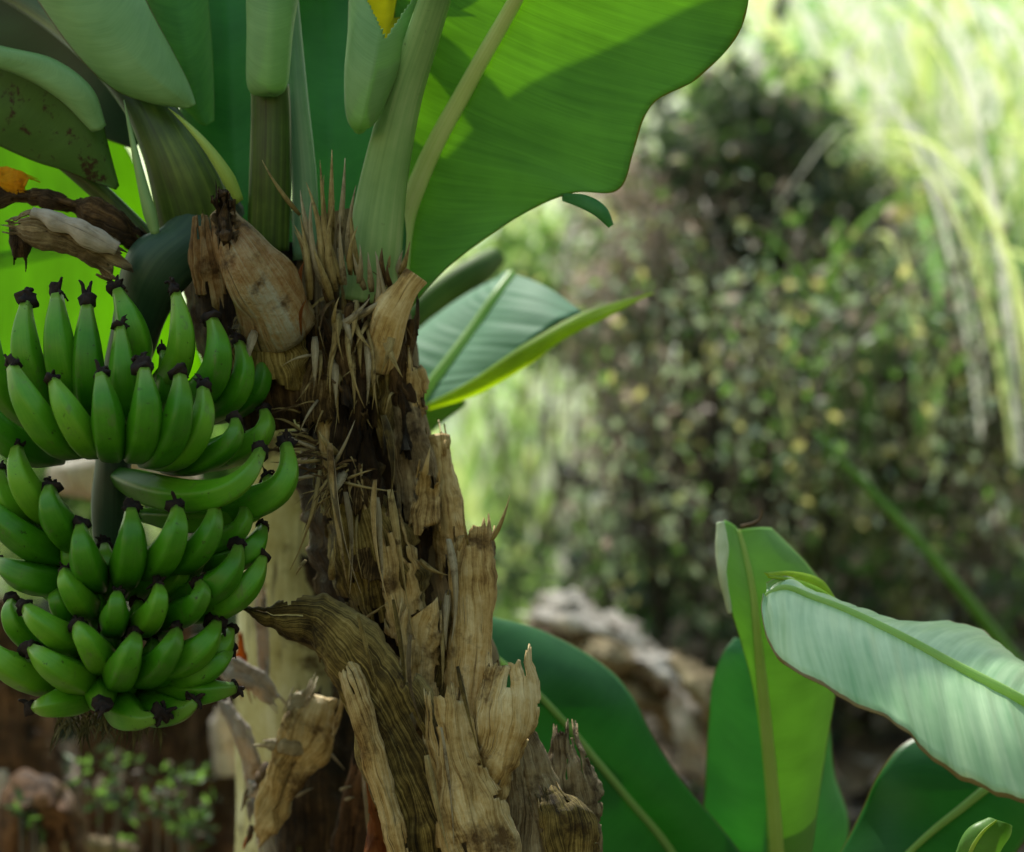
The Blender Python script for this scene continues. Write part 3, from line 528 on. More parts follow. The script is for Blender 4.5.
# overhead crown leaves (above the picture) that keep the bunch in shade
def V3(*a): return [Vector(q) for q in a]
CB = P(350, -20, 2.16)
def up_sun(px, py, Y, dz=.55): return P(px, py, Y) + SUN * (dz / SUN.z)
leaf(plant, [[CB + Vector((-.01, .01, 0)), CB, CB + Vector((.01, -.01, 0))]] +
            [[up_sun(*a), (up_sun(*a) + up_sun(*b)) / 2 + Vector((0, 0, .04)), up_sun(*b)] for a, b in
             [((345, 185, 2.2), (470, 290, 2.1)), ((425, 150, 2.12), (560, 240, 2.05)), ((505, 92, 2.06), (650, 200, 2.0)), ((575, 50, 2.02), (720, 130, 1.98)), ((650, 0, 1.98), (780, 60, 1.95)), ((740, -60, 1.95), (820, -20, 1.93)), ((850, -110, 1.92), (860, -100, 1.92))]],
            'leaf_big', 'midrib', (.014, .004), 0, nu=60, nv=10, seed=71, ripple=.01)
leaf(plant, [[CB + Vector((-.01, .01, 0)), CB, CB + Vector((.01, -.01, 0))],
             V3((-.42, 2.25, 1.9), (-.38, 2.42, 1.98), (-.30, 2.62, 1.98)),
             V3((-.66, 2.25, 2.04), (-.60, 2.5, 2.12), (-.50, 2.74, 2.1)),
             V3((-.90, 2.32, 2.08), (-.85, 2.54, 2.16), (-.82, 2.74, 2.1)),
             V3((-1.12, 2.42, 2.02), (-1.08, 2.6, 2.08), (-1.06, 2.74, 2.04)),
             V3((-1.3, 2.64, 1.9), (-1.32, 2.66, 1.9), (-1.3, 2.68, 1.9))], 'leaf_big', 'midrib', (.014, .004), 0, nu=60, nv=10, seed=72)

leaf(plant, [[CB + Vector((-.01, .01, 0)), CB, CB + Vector((.01, -.01, 0))]] + [[c + Vector((-.6 * w, w - .075, -.01)), c + Vector((0, -.075, 0)), c + Vector((.6 * w, -w - .075, -.01))] for c, w in [(Vector((-.17, 2.45, 2.0)), .02), (Vector((-.04, 2.78, 2.19)), .05), (Vector((.10, 2.89, 2.2)), .05), (Vector((.24, 2.99, 2.18)), .04), (Vector((.36, 3.06, 2.12)), .01)]], 'leaf_big', 'midrib', (.01, .003), 0, nu=50, nv=6, seed=77, ripple=.012)  # unseen leaf added to throw a shade band on the right-hand sucker leaf
# ================================================================== THE BUNCH
bunch = thing('banana_bunch', 'hanging bunch of unripe green bananas with black withered flower tips', 'banana bunch', P(112, 300, 2.06))
stalk(bunch, 'bunch_stalk', PL((215, 200, 2.09), (190, 240, 2.06), (158, 270, 2.04), (138, 320, 2.06), (122, 380, 2.07), (112, 470, 2.06), (110, 560, 2.06), (108, 660, 2.06), (106, 730, 2.06)), [.030, .032, .033, .026, .021, .0195, .018, .016, .008], 'peduncle', n=90, flat=.9, rough=.006, rfreq=30)
def banana(tip, bot, att, r, ty, by, ay, sag=1.0):
    T, B, A = P(*tip, ty), P(*bot, by), P(*att, ay)
    Cc = B * 2 - (A + T) / 2
    n = 22; pts = []
    for i in range(n + 1):
        t = i / n; pts.append(A * (1 - t) ** 2 + Cc * 2 * t * (1 - t) + T * t * t)
    # even spacing along the curve, then a swollen profile with a drawn-out neck
    rr = []
    L = [0]
    for i in range(1, n + 1): L.append(L[-1] + (pts[i] - pts[i - 1]).length)
    prof = [(0, .42), (.1, .60), (.22, .88), (.36, 1.01), (.54, 1.02), (.66, .95), (.76, .83), (.85, .66), (.92, .50), (.965, .41), (1, .37)]
    for i in range(n + 1):
        s = L[i] / L[-1]
        for (a, ra), (b, rb) in zip(prof, prof[1:]):
            if a <= s <= b: rr.append(r * (ra + (rb - ra) * (s - a) / (b - a))); break
        else: rr.append(r * .38)
    ph = rnd.uniform(0, 1)
    vs, fs, uv = tube_geo(pts, rr, 40, lobes=5, lobe_amp=.75, up=Vector((math.cos(ph), math.sin(ph), .3)))
    uv = [(u / L[-1], v) for u, v in uv]
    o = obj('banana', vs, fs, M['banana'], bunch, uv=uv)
    # withered flower
    d = (pts[-1] - pts[-3]).normalized(); g = Geo(); e = pts[-1] - d * r * .12
    h = r * rnd.uniform(.4, .9)
    q = [e, e + d * h * .4, e + d * h * .8 + Vector((rnd.uniform(-1, 1), rnd.uniform(-1, 1), 0)) * r * .12, e + d * h * 1.25]
    g.add(tube_geo(spline(q, 8), spline([r * .38, r * .46, r * .42, r * .22], 8), 10, rough=r * .6, rfreq=160, seed=rnd.uniform(0, 50)))
    for k in range(rnd.randint(3, 6)):
        w = Vector((rnd.uniform(-1, 1), rnd.uniform(-1, .5), rnd.uniform(-1, 1)))
        a = e + d * h * rnd.uniform(.3, .9)
        b = a + d * h * .5 + w * r * .35; c = b + w * r * rnd.uniform(.15, .45) + Vector((0, 0, -r * rnd.uniform(-.2, .4)))
        g.add(tube_geo(spline([a, b, c], 5), spline([r * .2, r * .13, r * rnd.uniform(.03, .1)], 5), 6, rough=r * .12, rfreq=300, seed=k))
    g.build('flower_tip', [M['tip']], o)
AX = 110
def fb(tx, ty, bx, by, row=0, w=37, ax=None, ay=None, dtip=0):
    """a finger seen from the front: flower tip, visible lowest point, row 0 front 1 behind 2 far"""
    r = w / 2 * K * 1.73
    u = max(-1, min(1, ((tx + bx) / 2 - AX) / 165))
    depth = 1.885 + .055 * row + .085 * (1 - math.sqrt(1 - u * u * .96))
    L = math.hypot(tx - bx, ty - by)
    # visible lowest point is the outside of the bend: centre line sits one radius inside
    dx, dy = (tx - bx) / L, (ty - by) / L
    cx, cy = bx + dx * w * .55, by + dy * w * .55
    axx = ax if ax is not None else bx + (AX - bx) * .45
    ayy = ay if ay is not None else by - 6
    mx, my = cx + (tx - cx) * .22, cy + (ty - cy) * .22
    banana((tx, ty + 2), (mx, my), (axx, ayy), r, depth + .012 + dtip, depth, depth + .085)
# hand 1 back row
for q in [(26, 302, 34, 415, 1, 37), (57, 294, 66, 412, 1, 38), (87, 304, 90, 425, 1, 37), (118, 290, 146, 380, 1.6, 38), (120, 326, 124, 430, .75, 33), (176, 292, 182, 395, 1.4, 33), (212, 318, 214, 412, 1, 36), (239, 342, 232, 425, 1.2, 32), (258, 350, 248, 425, 1.7, 28), (163, 350, 162, 420, 1.9, 24), (-8, 320, 6, 430, 1.3, 36)]: fb(*q)
# hand 1 front row
for q in [(13, 366, 60, 458, .1, 37), (54, 380, 92, 457, 0, 35), (101, 374, 113, 461, -.1, 37), (144, 368, 146, 462, -.1, 38), (180, 374, 169, 467, 0, 37), (203, 388, 188, 470, .3, 35), (235, 420, 208, 474, .6, 33), (264, 410, 240, 470, 1.3, 34), (-20, 390, 20, 465, .5, 37)]: fb(*q)
# hand 2
for q in [(17, 446, 38, 527, .4, 36), (50, 487, 62, 550, .2, 37), (131, 510, 130, 587, 0, 38), (177, 508, 163, 579, 0, 37), (214, 506, 190, 576, .2, 35), (243, 504, 222, 560, .8, 30), (81, 526, 90, 592, 0, 37), (0, 470, 20, 540, .9, 36), (-14, 500, 52, 565, .6, 38, 80, 560)]: fb(*q)
for tp, bt, at, w, a, b, c in [((260, 452), (206, 496), (108, 472), 33, 1.945, 1.925, 2.07), ((286, 446), (262, 500), (150, 505), 34, 1.99, 1.965, 2.06), ((268, 478), (240, 514), (140, 515), 30, 2.0, 1.98, 2.03),
                               ((262, 528), (240, 556), (190, 560), 30, 1.99, 1.965, 2.02), ((238, 548), (216, 585), (165, 598), 32, 1.94, 1.925, 1.99), ((262, 558), (232, 598), (170, 612), 32, 1.965, 1.945, 2.01),
                               ((0, 562), (32, 578), (75, 580), 33, 1.955, 1.94, 2.0)]:
    banana(tp, bt, at, w / 2 * K * 1.95, a, b, c)
# hand 3
for q in [(65, 570, 84, 618, .1, 32), (117, 593, 114, 636, -.1, 31), (158, 586, 151, 636, -.1, 32), (200, 582, 186, 630, .15, 32), (12, 600, 24, 655, .8, 30)]: fb(*q)
for q in [(27, 606, 74, 652, .1, 34), (79, 624, 104, 671, -.1, 35), (135, 635, 118, 689, -.2, 37), (176, 630, 150, 686, 0, 36), (33, 648, 86, 690, .1, 37), (-12, 642, 38, 692, .3, 38)]: fb(*q)
for tp, bt, at, w, a, b, c in [((216, 624), (190, 656), (140, 668), 34, 1.94, 1.915, 1.99), ((230, 630), (208, 660), (160, 676), 28, 1.97, 1.95, 2.0), ((228, 652), (200, 672), (150, 680), 30, 1.955, 1.935, 2.0),
                               ((37, 707), (62, 702), (95, 688), 34, 1.925, 1.925, 2.0), ((103, 705), (101, 695), (100, 680), 34, 1.885, 1.93, 2.02), ((152, 718), (130, 716), (112, 690), 36, 1.905, 1.92, 2.0),
                               ((193, 703), (168, 712), (125, 698), 34, 1.925, 1.935, 2.0), ((233, 688), (196, 692), (140, 688), 32, 1.95, 1.945, 2.0), ((60, 690), (75, 684), (100, 676), 30, 1.95, 1.95, 2.02)]:
    banana(tp, bt, at, w / 2 * K * 1.93, a, b, c)
for q in [(105, 545, 108, 600, 1.1, 32), (146, 548, 142, 600, 1.1, 32), (180, 560, 170, 605, 1.1, 30), (95, 590, 98, 630, 1.1, 30), (138, 602, 134, 645, 1.0, 30), (178, 600, 168, 640, 1.0, 30), (58, 590, 66, 630, 1.0, 30), (108, 628, 112, 668, 1.0, 32), (152, 640, 146, 678, 1.0, 30), (60, 632, 80, 668, 1.0, 30), (196, 545, 184, 590, 1.3, 30), (70, 540, 78, 590, 1.2, 32), (40, 560, 54, 605, 1.2, 32), (90, 655, 100, 690, 1.0, 30), (128, 668, 124, 700, 1.0, 32), (168, 660, 156, 694, 1.0, 30)]: fb(*q)
# mossy frayed end of the bunch
g = Geo()
for i in range(170):
    a = P(rnd.uniform(58, 160), rnd.uniform(705, 728), rnd.uniform(1.96, 2.06)); c = a + Vector((rnd.uniform(-.014, .014), rnd.uniform(-.012, .012), rnd.uniform(-.032, -.004)))
    g.add(strip_geo(a, (a + c) / 2 + Vector((rnd.uniform(-.008, .008), 0, 0)), c, rnd.uniform(.0015, .004), twist=rnd.uniform(-2, 2), n=4))
M['moss'] = plain_mat('frayed_bract', (.03, .035, .012), (.11, .10, .045), 60, .8)
g.build('frayed_bracts', [M['moss']], bunch, kind='stuff')
# ================================================================== SECOND STEM BEHIND, WITH HANGING DRY SHEATHS
st2 = thing('banana_plant', 'pale yellow green banana stem behind the bunch with torn dry sheaths hanging off it', 'banana plant', P(300, 1400, 2.45))
stalk(st2, 'pseudostem', PL((300, 380, 2.46), (300, 450, 2.45), (300, 550, 2.45), (304, 650, 2.45), (312, 760, 2.45), (316, 900, 2.45), (318, 1360, 2.45)), [.045, .062, .072, .084, .094, .10, .12], 'stem_pale', n=60, seg=40, flat=1, rough=.008, rfreq=12)
shell(st2, [PL((218, 690, 2.3), (224, 700, 2.295), (230, 704, 2.3)), PL((232, 725, 2.29), (240, 735, 2.28), (250, 730, 2.29)), PL((246, 770, 2.29), (254, 775, 2.28), (262, 770, 2.29)), PL((256, 820, 2.29), (264, 822, 2.28), (272, 818, 2.29)), PL((262, 890, 2.29), (272, 890, 2.28), (282, 888, 2.29))], 'dry_pale', seed=2, ragged=.2, bulge=.2)
shell(st2, [PL((218, 672, 2.25), (222, 664, 2.245), (228, 658, 2.25)), PL((232, 680, 2.245), (240, 672, 2.235), (250, 664, 2.25)), PL((252, 692, 2.245), (262, 684, 2.235), (270, 680, 2.25)), PL((270, 704, 2.25), (276, 700, 2.245), (281, 694, 2.25))], 'dry_pale', seed=5, ragged=.2, bulge=.25)
shell(st2, [PL((228, 640, 2.27), (234, 634, 2.26), (240, 640, 2.27)), PL((232, 665, 2.27), (238, 664, 2.26), (246, 664, 2.27)), PL((240, 690, 2.27), (246, 690, 2.26), (252, 688, 2.27))], 'rust', seed=7, ragged=.3)
shell(st2, [PL((256, 600, 2.3), (262, 594, 2.29), (268, 600, 2.3)), PL((258, 640, 2.3), (264, 640, 2.29), (270, 640, 2.3)), PL((260, 676, 2.3), (265, 677, 2.29), (270, 674, 2.3))], 'dry_pale', seed=9, ragged=.15)
shell(st2, [PL((300, 705, 2.2), (322, 694, 2.18), (340, 702, 2.2)), PL((284, 735, 2.19), (308, 738, 2.16), (328, 742, 2.19)), PL((272, 770, 2.19), (290, 775, 2.16), (308, 778, 2.19)), PL((262, 810, 2.19), (274, 812, 2.17), (286, 808, 2.19)), PL((256, 836, 2.2), (260, 838, 2.19), (264, 834, 2.2))], 'sheath_tan', seed=12, ragged=.2, bulge=.2, crumple=.008)
shell(st2, [PL((296, 700, 2.18), (302, 694, 2.175), (310, 696, 2.18)), PL((284, 725, 2.17), (292, 722, 2.165), (300, 722, 2.17)), PL((278, 750, 2.17), (284, 748, 2.165), (290, 746, 2.17))], 'straw_pale', seed=15, ragged=.25)
shell(st2, [PL((266, 746, 2.17), (268, 744, 2.165), (272, 742, 2.17)), PL((288, 750, 2.165), (290, 746, 2.155), (292, 741, 2.165)), PL((311, 750, 2.17), (312, 749, 2.165), (313, 748, 2.17))], 'straw_pale', seed=18, ragged=.2)
shell(st2, [PL((292, 712, 2.36), (330, 690, 2.32), (372, 700, 2.37)), PL((276, 760, 2.36), (322, 755, 2.30), (380, 750, 2.36)), PL((270, 820, 2.36), (322, 820, 2.29), (388, 820, 2.36)), PL((268, 930, 2.36), (325, 930, 2.28), (392, 930, 2.36))], 'sheath_wet_shade', seed=23, ragged=.1, bulge=.1)  # dark sheath added to stand in for shadow on the lower stem
shell(st2, [PL((300, 560, 2.37), (330, 552, 2.35), (356, 565, 2.38)), PL((318, 620, 2.37), (338, 620, 2.345), (362, 622, 2.38)), PL((330, 690, 2.37), (346, 690, 2.345), (366, 690, 2.38))], 'sheath_wet_shade', seed=25, ragged=.25, bulge=.1)
for i in range(9):
    x = rnd.uniform(240, 262); y = 770 + i * 9
    a = P(x + 6, y - 8, 2.25); c = P(x + rnd.uniform(-6, 8), y + rnd.uniform(6, 18), 2.24)
    strip(st2, a, (a + c) / 2 + Vector((rnd.uniform(-.01, .01), -.01, 0)), c, rnd.uniform(.006, .014), rnd.choice(['rust', 'dry_pale', 'straw_brown']), twist=rnd.uniform(-2, 2))
for x0, y0, x1, y1 in [(286, 792, 298, 786), (296, 797, 313, 788), (325, 748, 345, 770), (340, 790, 352, 786), (345, 800, 356, 797)]:
    strip(st2, P(x0, y0, 2.22), P((x0 + x1) / 2, (y0 + y1) / 2 - 1, 2.21), P(x1, y1, 2.22), .004, 'straw_pale', name='dry_strip')
shell(st2, [PL((352, 770, 2.24), (362, 764, 2.23), (372, 772, 2.24)), PL((340, 815, 2.24), (356, 818, 2.22), (376, 815, 2.24)), PL((322, 890, 2.24), (350, 890, 2.21), (380, 890, 2.24))], 'stem_rust', seed=21, ragged=.15, bulge=.2)

# ================================================================== LEAF OF THE SUCKER BEHIND THE STEM
sk = thing('banana_sucker', 'banana sucker behind the brown stem, its striped bluish leaf folded to a yellow edge', 'banana plant', P(400, 1200, 2.62))
stalk(sk, 'pseudostem', PL((400, 1180, 2.62), (396, 900, 2.6), (392, 650, 2.58), (394, 480, 2.56), (410, 415, 2.46)), [.06, .05, .04, .025, .010], 'stem_pale', n=40)
leaf(sk, [PL((395, 436, 2.42), (408, 424, 2.41), (420, 414, 2.40)), PL((382, 392, 2.46), (427, 392, 2.42), (446, 399, 2.39)), PL((388, 356, 2.5), (449, 362, 2.44), (486, 374, 2.38)), PL((424, 325, 2.54), (474, 328, 2.47), (524, 346, 2.38)), PL((470, 294, 2.57), (496, 296, 2.5), (560, 324, 2.4)), PL((505, 272, 2.6), (512, 274, 2.54), (584, 313, 2.42))], 'leaf_under', 'midrib', (.0085, .006), -.005, nu=240, nv=12, bulge=.03, seed=2, ripple=.004, rfreq=14, edge=.03, ribs=(90, .0007))
leaf(sk, [PL((425, 405, 2.385), (428, 407, 2.38), (428, 410, 2.385)), PL((470, 381, 2.375), (474, 386, 2.365), (474, 396, 2.37)), PL((520, 347, 2.375), (526, 356, 2.36), (524, 368, 2.365)), PL((560, 324, 2.395), (566, 330, 2.375), (568, 337, 2.38)), PL((588, 311, 2.41), (600, 313, 2.4), (606, 318, 2.4)), PL((640, 296, 2.43), (642, 297, 2.43), (644, 298, 2.43)), PL((653, 293, 2.44), (653, 293, 2.44), (654, 294, 2.44))], 'leaf_fold', nu=60, nv=6, bulge=.1)
leaf(sk, [PL((414, 404, 2.42), (422, 402, 2.42), (432, 404, 2.42)), PL((412, 424, 2.44), (430, 422, 2.43), (466, 402, 2.42)), PL((413, 444, 2.46), (424, 438, 2.45), (438, 426, 2.45))], 'leaf_young', nu=20, nv=6)
stalk(sk, 'petiole', PL((360, 410, 2.66), (384, 358, 2.66), (428, 310, 2.68), (470, 276, 2.7), (497, 256, 2.74)), [.027, .027, .025, .022, .014], 'petiole_olive')

# ================================================================== SUCKERS AT THE LOWER RIGHT
s1 = thing('banana_sucker', 'young banana sucker with an upright furled bright leaf and dark leaves around it', 'banana plant', P(772, 1400, 2.3))
stalk(s1, 'pseudostem', PL((772, 1420, 2.3), (772, 1200, 2.3), (774, 1000, 2.29), (776, 900, 2.28)), [.05, .045, .035, .02], 'stem_pale', n=30)
leaf(s1, [PL((768, 930, 2.27), (778, 930, 2.26), (792, 930, 2.27)), PL((767, 852, 2.24), (777, 856, 2.23), (812, 852, 2.26)), PL((765, 786, 2.22), (772, 786, 2.215), (820, 786, 2.26)), PL((754, 694, 2.19), (763, 694, 2.19), (836, 690, 2.25)), PL((740, 640, 2.17), (757, 640, 2.18), (836, 636, 2.24)), PL((728, 600, 2.16), (752, 592, 2.18), (830, 598, 2.23)), PL((717, 550, 2.17), (745, 556, 2.19), (806, 562, 2.22)), PL((724, 520, 2.19), (738, 530, 2.2), (772, 528, 2.22))], 'leaf_young', 'midrib_sun', (.009, .003), -.002, nu=90, nv=14, bulge=.05, seed=5, edge=.03)
shell(s1, [PL((724, 522, 2.165), (720, 522, 2.165), (717, 524, 2.17)), PL((728, 548, 2.16), (721, 550, 2.155), (716, 550, 2.16)), PL((726, 575, 2.155), (722, 577, 2.15), (719, 575, 2.155)), PL((732, 612, 2.165), (730, 614, 2.16), (728, 612, 2.165))], 'rolled', name='rolled_edge', ragged=.1, seed=3, solid=.001, endrag=0, crumple=.001, slits=0)
stalk(s1, 'leaf_tip', PL((741, 527, 2.2), (752, 524, 2.195), (759, 520, 2.19), (762, 512, 2.19), (760, 509, 2.19)), [.0022, .002, .0013, .001, .0005], 'straw_brown', n=14, seg=8)
leaf(s1, [PL((738, 960, 2.4), (770, 960, 2.38), (800, 960, 2.4)), PL((704, 852, 2.38), (765, 856, 2.37), (848, 840, 2.44)), PL((705, 786, 2.37), (768, 790, 2.36), (834, 770, 2.44)), PL((711, 690, 2.36), (760, 700, 2.36), (826, 705, 2.42)), PL((722, 655, 2.36), (750, 660, 2.36), (800, 665, 2.4)), PL((734, 638, 2.37), (742, 640, 2.37), (760, 645, 2.38))], 'leaf_low', 'midrib', (.006, .003), -.004, nu=60, nv=12, bulge=.04, seed=7, coat=0) if False else leaf(s1, [PL((738, 960, 2.4), (770, 960, 2.38), (800, 960, 2.4)), PL((704, 852, 2.38), (765, 856, 2.37), (848, 840, 2.44)), PL((705, 786, 2.37), (768, 790, 2.36), (834, 770, 2.44)), PL((711, 690, 2.36), (760, 700, 2.36), (826, 705, 2.42)), PL((722, 655, 2.36), (750, 660, 2.36), (800, 665, 2.4)), PL((734, 638, 2.37), (742, 640, 2.37), (760, 645, 2.38))], 'leaf_teal', 'midrib', (.006, .003), .01, nu=60, nv=12, bulge=.04, seed=7)
# wide leaf that spreads left behind the stem
leaf(s1, [PL((640, 1010, 2.3), (720, 940, 2.32), (790, 925, 2.32)), PL((560, 960, 2.28), (672, 852, 2.32), (742, 856, 2.31)), PL((520, 900, 2.27), (628, 798, 2.31), (690, 792, 2.31)), PL((480, 850, 2.26), (598, 762, 2.3), (656, 740, 2.32)), PL((440, 780, 2.26), (568, 726, 2.29), (632, 694, 2.33)), PL((410, 700, 2.26), (530, 686, 2.28), (598, 657, 2.34)), PL((410, 640, 2.27), (480, 645, 2.29), (540, 629, 2.34)), PL((430, 610, 2.3), (440, 610, 2.31), (485, 615, 2.33))], 'leaf_low', 'midrib', (.005, .003), -.003, nu=80, nv=14, bulge=.03, seed=8, ripple=.006, edge=.03)

s2 = thing('banana_sucker', 'banana sucker at the right edge with a long pale sunlit glossy leaf reaching left', 'banana plant', P(1120, 1350, 2.25))
stalk(s2, 'pseudostem', PL((1120, 1420, 2.25), (1118, 1200, 2.25), (1110, 1000, 2.24), (1098, 860, 2.2)), [.05, .045, .035, .02], 'stem_pale', n=30)
leaf(s2, [PL((766, 600, 1.99), (766, 596, 2.01), (767, 584, 2.02)), PL((764, 630, 1.94), (785, 588, 2.01), (792, 576, 2.04)), PL((783, 668, 1.88), (812, 598, 2.01), (832, 599, 2.08)), PL((831, 694, 1.85), (848, 612, 2.0), (871, 617, 2.10)), PL((897, 727, 1.83), (902, 638, 1.97), (920, 626, 2.10)), PL((949, 766, 1.82), (952, 665, 1.95), (972, 630, 2.09)), PL((1024, 802, 1.82), (1022, 702, 1.93), (1034, 660, 2.08)), PL((1100, 850, 1.88), (1090, 745, 1.98), (1100, 705, 2.10)), PL((1150, 860, 2.02), (1140, 800, 2.08), (1150, 770, 2.14))], 'leaf_gloss_glare', 'midrib', (.0035, .008), -.003, nu=340, nv=12, bulge=.03, seed=9, ripple=.010, rfreq=14, edge=.03, ribs=(75, .0016))
leaf(s2, [PL((764, 573, 2.0), (766, 575, 2.0), (768, 578, 2.0)), PL((790, 572, 2.06), (788, 578, 2.04), (790, 582, 2.03)), PL((818, 580, 2.1), (814, 588, 2.07), (812, 596, 2.04)), PL((834, 598, 2.1), (833, 600, 2.09), (834, 603, 2.07))], 'leaf_fold', nu=24, nv=6, bulge=.1)
leaf(s2, [PL((1030, 760, 2.24), (1010, 770, 2.22), (960, 730, 2.24)), PL((1035, 800, 2.22), (986, 787, 2.2), (908, 742, 2.23)), PL((1030, 830, 2.21), (960, 808, 2.19), (880, 772, 2.22)), PL((1010, 860, 2.2), (932, 830, 2.18), (862, 812, 2.22)), PL((980, 900, 2.19), (905, 855, 2.17), (843, 852, 2.22)), PL((930, 960, 2.18), (860, 900, 2.17), (815, 900, 2.22))], 'leaf_low', 'midrib', (.006, .003), -.004, nu=60, nv=12, bulge=.05, seed=10, ripple=.004)
leaf(s2, [PL((950, 870, 2.0), (965, 880, 2.0), (990, 880, 2.0)), PL((957, 850, 2.0), (970, 852, 1.98), (1000, 852, 2.0)), PL((966, 832, 2.0), (982, 832, 1.98), (1010, 836, 2.0)), PL((985, 821, 2.0), (996, 820, 1.99), (1012, 826, 2.0))], 'leaf_young', 'midrib_sun', (.003, .001), -.002, nu=30, nv=8, bulge=.12, seed=12)

# ================================================================== BACKGROUND VEGETATION
def veg_mat(name, c1, c2, tr, tfac=.45, rough=.5, spec=.3): return plain_mat(name, c1, c2, 8, rough, 0, tfac, tr, spec)
V = {  # plant colours lightened to stand in for background haze
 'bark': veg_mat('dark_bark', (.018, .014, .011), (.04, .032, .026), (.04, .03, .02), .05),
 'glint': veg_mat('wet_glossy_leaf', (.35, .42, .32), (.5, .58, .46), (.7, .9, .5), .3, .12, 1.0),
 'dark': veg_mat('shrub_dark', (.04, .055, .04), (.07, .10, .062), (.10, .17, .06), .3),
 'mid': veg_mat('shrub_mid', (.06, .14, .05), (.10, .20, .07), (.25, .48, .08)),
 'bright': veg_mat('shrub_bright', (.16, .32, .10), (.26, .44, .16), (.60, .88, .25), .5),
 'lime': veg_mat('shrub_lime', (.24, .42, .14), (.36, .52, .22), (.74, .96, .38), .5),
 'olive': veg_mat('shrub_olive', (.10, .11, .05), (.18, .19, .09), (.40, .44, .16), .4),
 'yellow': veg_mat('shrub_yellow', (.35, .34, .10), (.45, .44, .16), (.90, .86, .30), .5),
 'brown': veg_mat('dry_twig', (.14, .12, .10), (.24, .21, .18), (.42, .35, .28), .35),
 'grey': veg_mat('dry_grey', (.24, .22, .19), (.36, .33, .29), (.6, .54, .46), .4),
 'pink': veg_mat('dry_pinkish', (.36, .27, .22), (.50, .40, .34), (.75, .60, .5), .45),
 'shine': veg_mat('shiny_leaf', (.22, .30, .22), (.32, .42, .30), (.6, .8, .45), .35, .28, 1.0),
 'grass': veg_mat('grass_sunlit', (.36, .46, .16), (.48, .56, .24), (.86, .98, .40), .6, .4),
 'grass_g': veg_mat('grass_green', (.10, .24, .09), (.16, .32, .13), (.35, .65, .2), .45, .45),
 'white': veg_mat('grass_glow_white', (.66, .68, .58), (.78, .80, .72), (.97, .98, .86), .55, .45),  # whitened to imitate the overexposed glow in the grass
}
def leaf_quad(g, p, size, d, nrm, mi, asp=.45):
    s = d.cross(nrm)
    if s.length < 1e-3: return
    s.normalize(); w = size * asp
    o = len(g.v)
    g.v += [p, p + d * size * .45 + s * w * .5 + nrm * size * .06, p + d * size, p + d * size * .45 - s * w * .5 + nrm * size * .06]
    g.u += [(0, 0), (.5, 1), (1, 0), (.5, -1)]
    g.f.append((o, o + 1, o + 2, o + 3)); g.m.append(mi)
def rvec():
    while True:
        v = Vector((rnd.uniform(-1, 1), rnd.uniform(-1, 1), rnd.uniform(-1, 1)))
        if .05 < v.length < 1: return v
def shrub(name, label, cat, c, rx, ry, n, size, mats, wts, clumps=40, cs=.35, droop=.3, twigs=10, group=None, hollow=0.0, flat=.45, ground=None, asp=.45):
    """c = (px,py,Y); rx, ry in pixels at that depth; leaves gathered in clumps on twigs"""
    Y = c[2]; ctr = P(*c); sx, sz = rx * K * Y, ry * K * Y; sy = sx * flat
    gz = ground if ground is not None else ctr.z - sz
    root = thing(name, label, cat, (ctr.x, ctr.y, gz), group)
    cl = []
    for i in range(clumps):
        v = rvec()
        if hollow: v = v.normalized() * rnd.uniform(hollow, 1)
        cl.append((ctr + Vector((v.x * sx, v.y * sy, v.z * sz)), rnd.uniform(.6, 1.4) * cs * (sx + sz) / 2))
    g = Geo()
    for i in range(n):
        cc, r = cl[rnd.randrange(clumps)]
        p = cc + rvec() * r
        d = rvec(); d.z -= droop; d.normalize()
        leaf_quad(g, p, size * rnd.uniform(.5, 1.4), d, rvec().normalized(), rnd.choices(range(len(mats)), wts)[0], asp)
    g.build('foliage', [V[m] for m in mats], root, smooth=False)
    t = Geo(); base = Vector((ctr.x, ctr.y, gz))
    for i in range(twigs):
        e = cl[i % clumps][0]; mid = (base + e) / 2 + rvec() * sx * .25
        t.add(tube_geo(spline([base + rvec() * .03, mid, e], 10), spline([.007, .004, .002], 10), 5))
    t.build('branches', [V['brown']], root)
    return root
def H(x, y):
    def ss(a, b, t):
        t = max(0, min(1, (t - a) / (b - a))); return t * t * (3 - 2 * t)
    h = .48 * ss(2.7, 4.6, y) + .31 * max(0, min(y, 40) - 5.2) * (1 + .10 * math.sin(x * .09 + 1)) + (3 * ss(38, 60, y) - 10 * ss(60, 120, y))
    h += (.8 + 4.5 * ss(-2.5, 3.5, x)) * ss(-1.5, -8, y) if y < -1.5 else 0  # unseen bank added behind the camera to block low sky light
    h += 5.0 * ss(3.2, 8, x) * ss(6, 2, y)  # unseen hill added on the right to darken that side
    return h + .035 * noise.noise(Vector((x * 1.3, y * 1.3, 0))) * ss(1, 4, y) + .3 * noise.noise(Vector((x * .2, y * .2, 4))) * ss(8, 20, y)
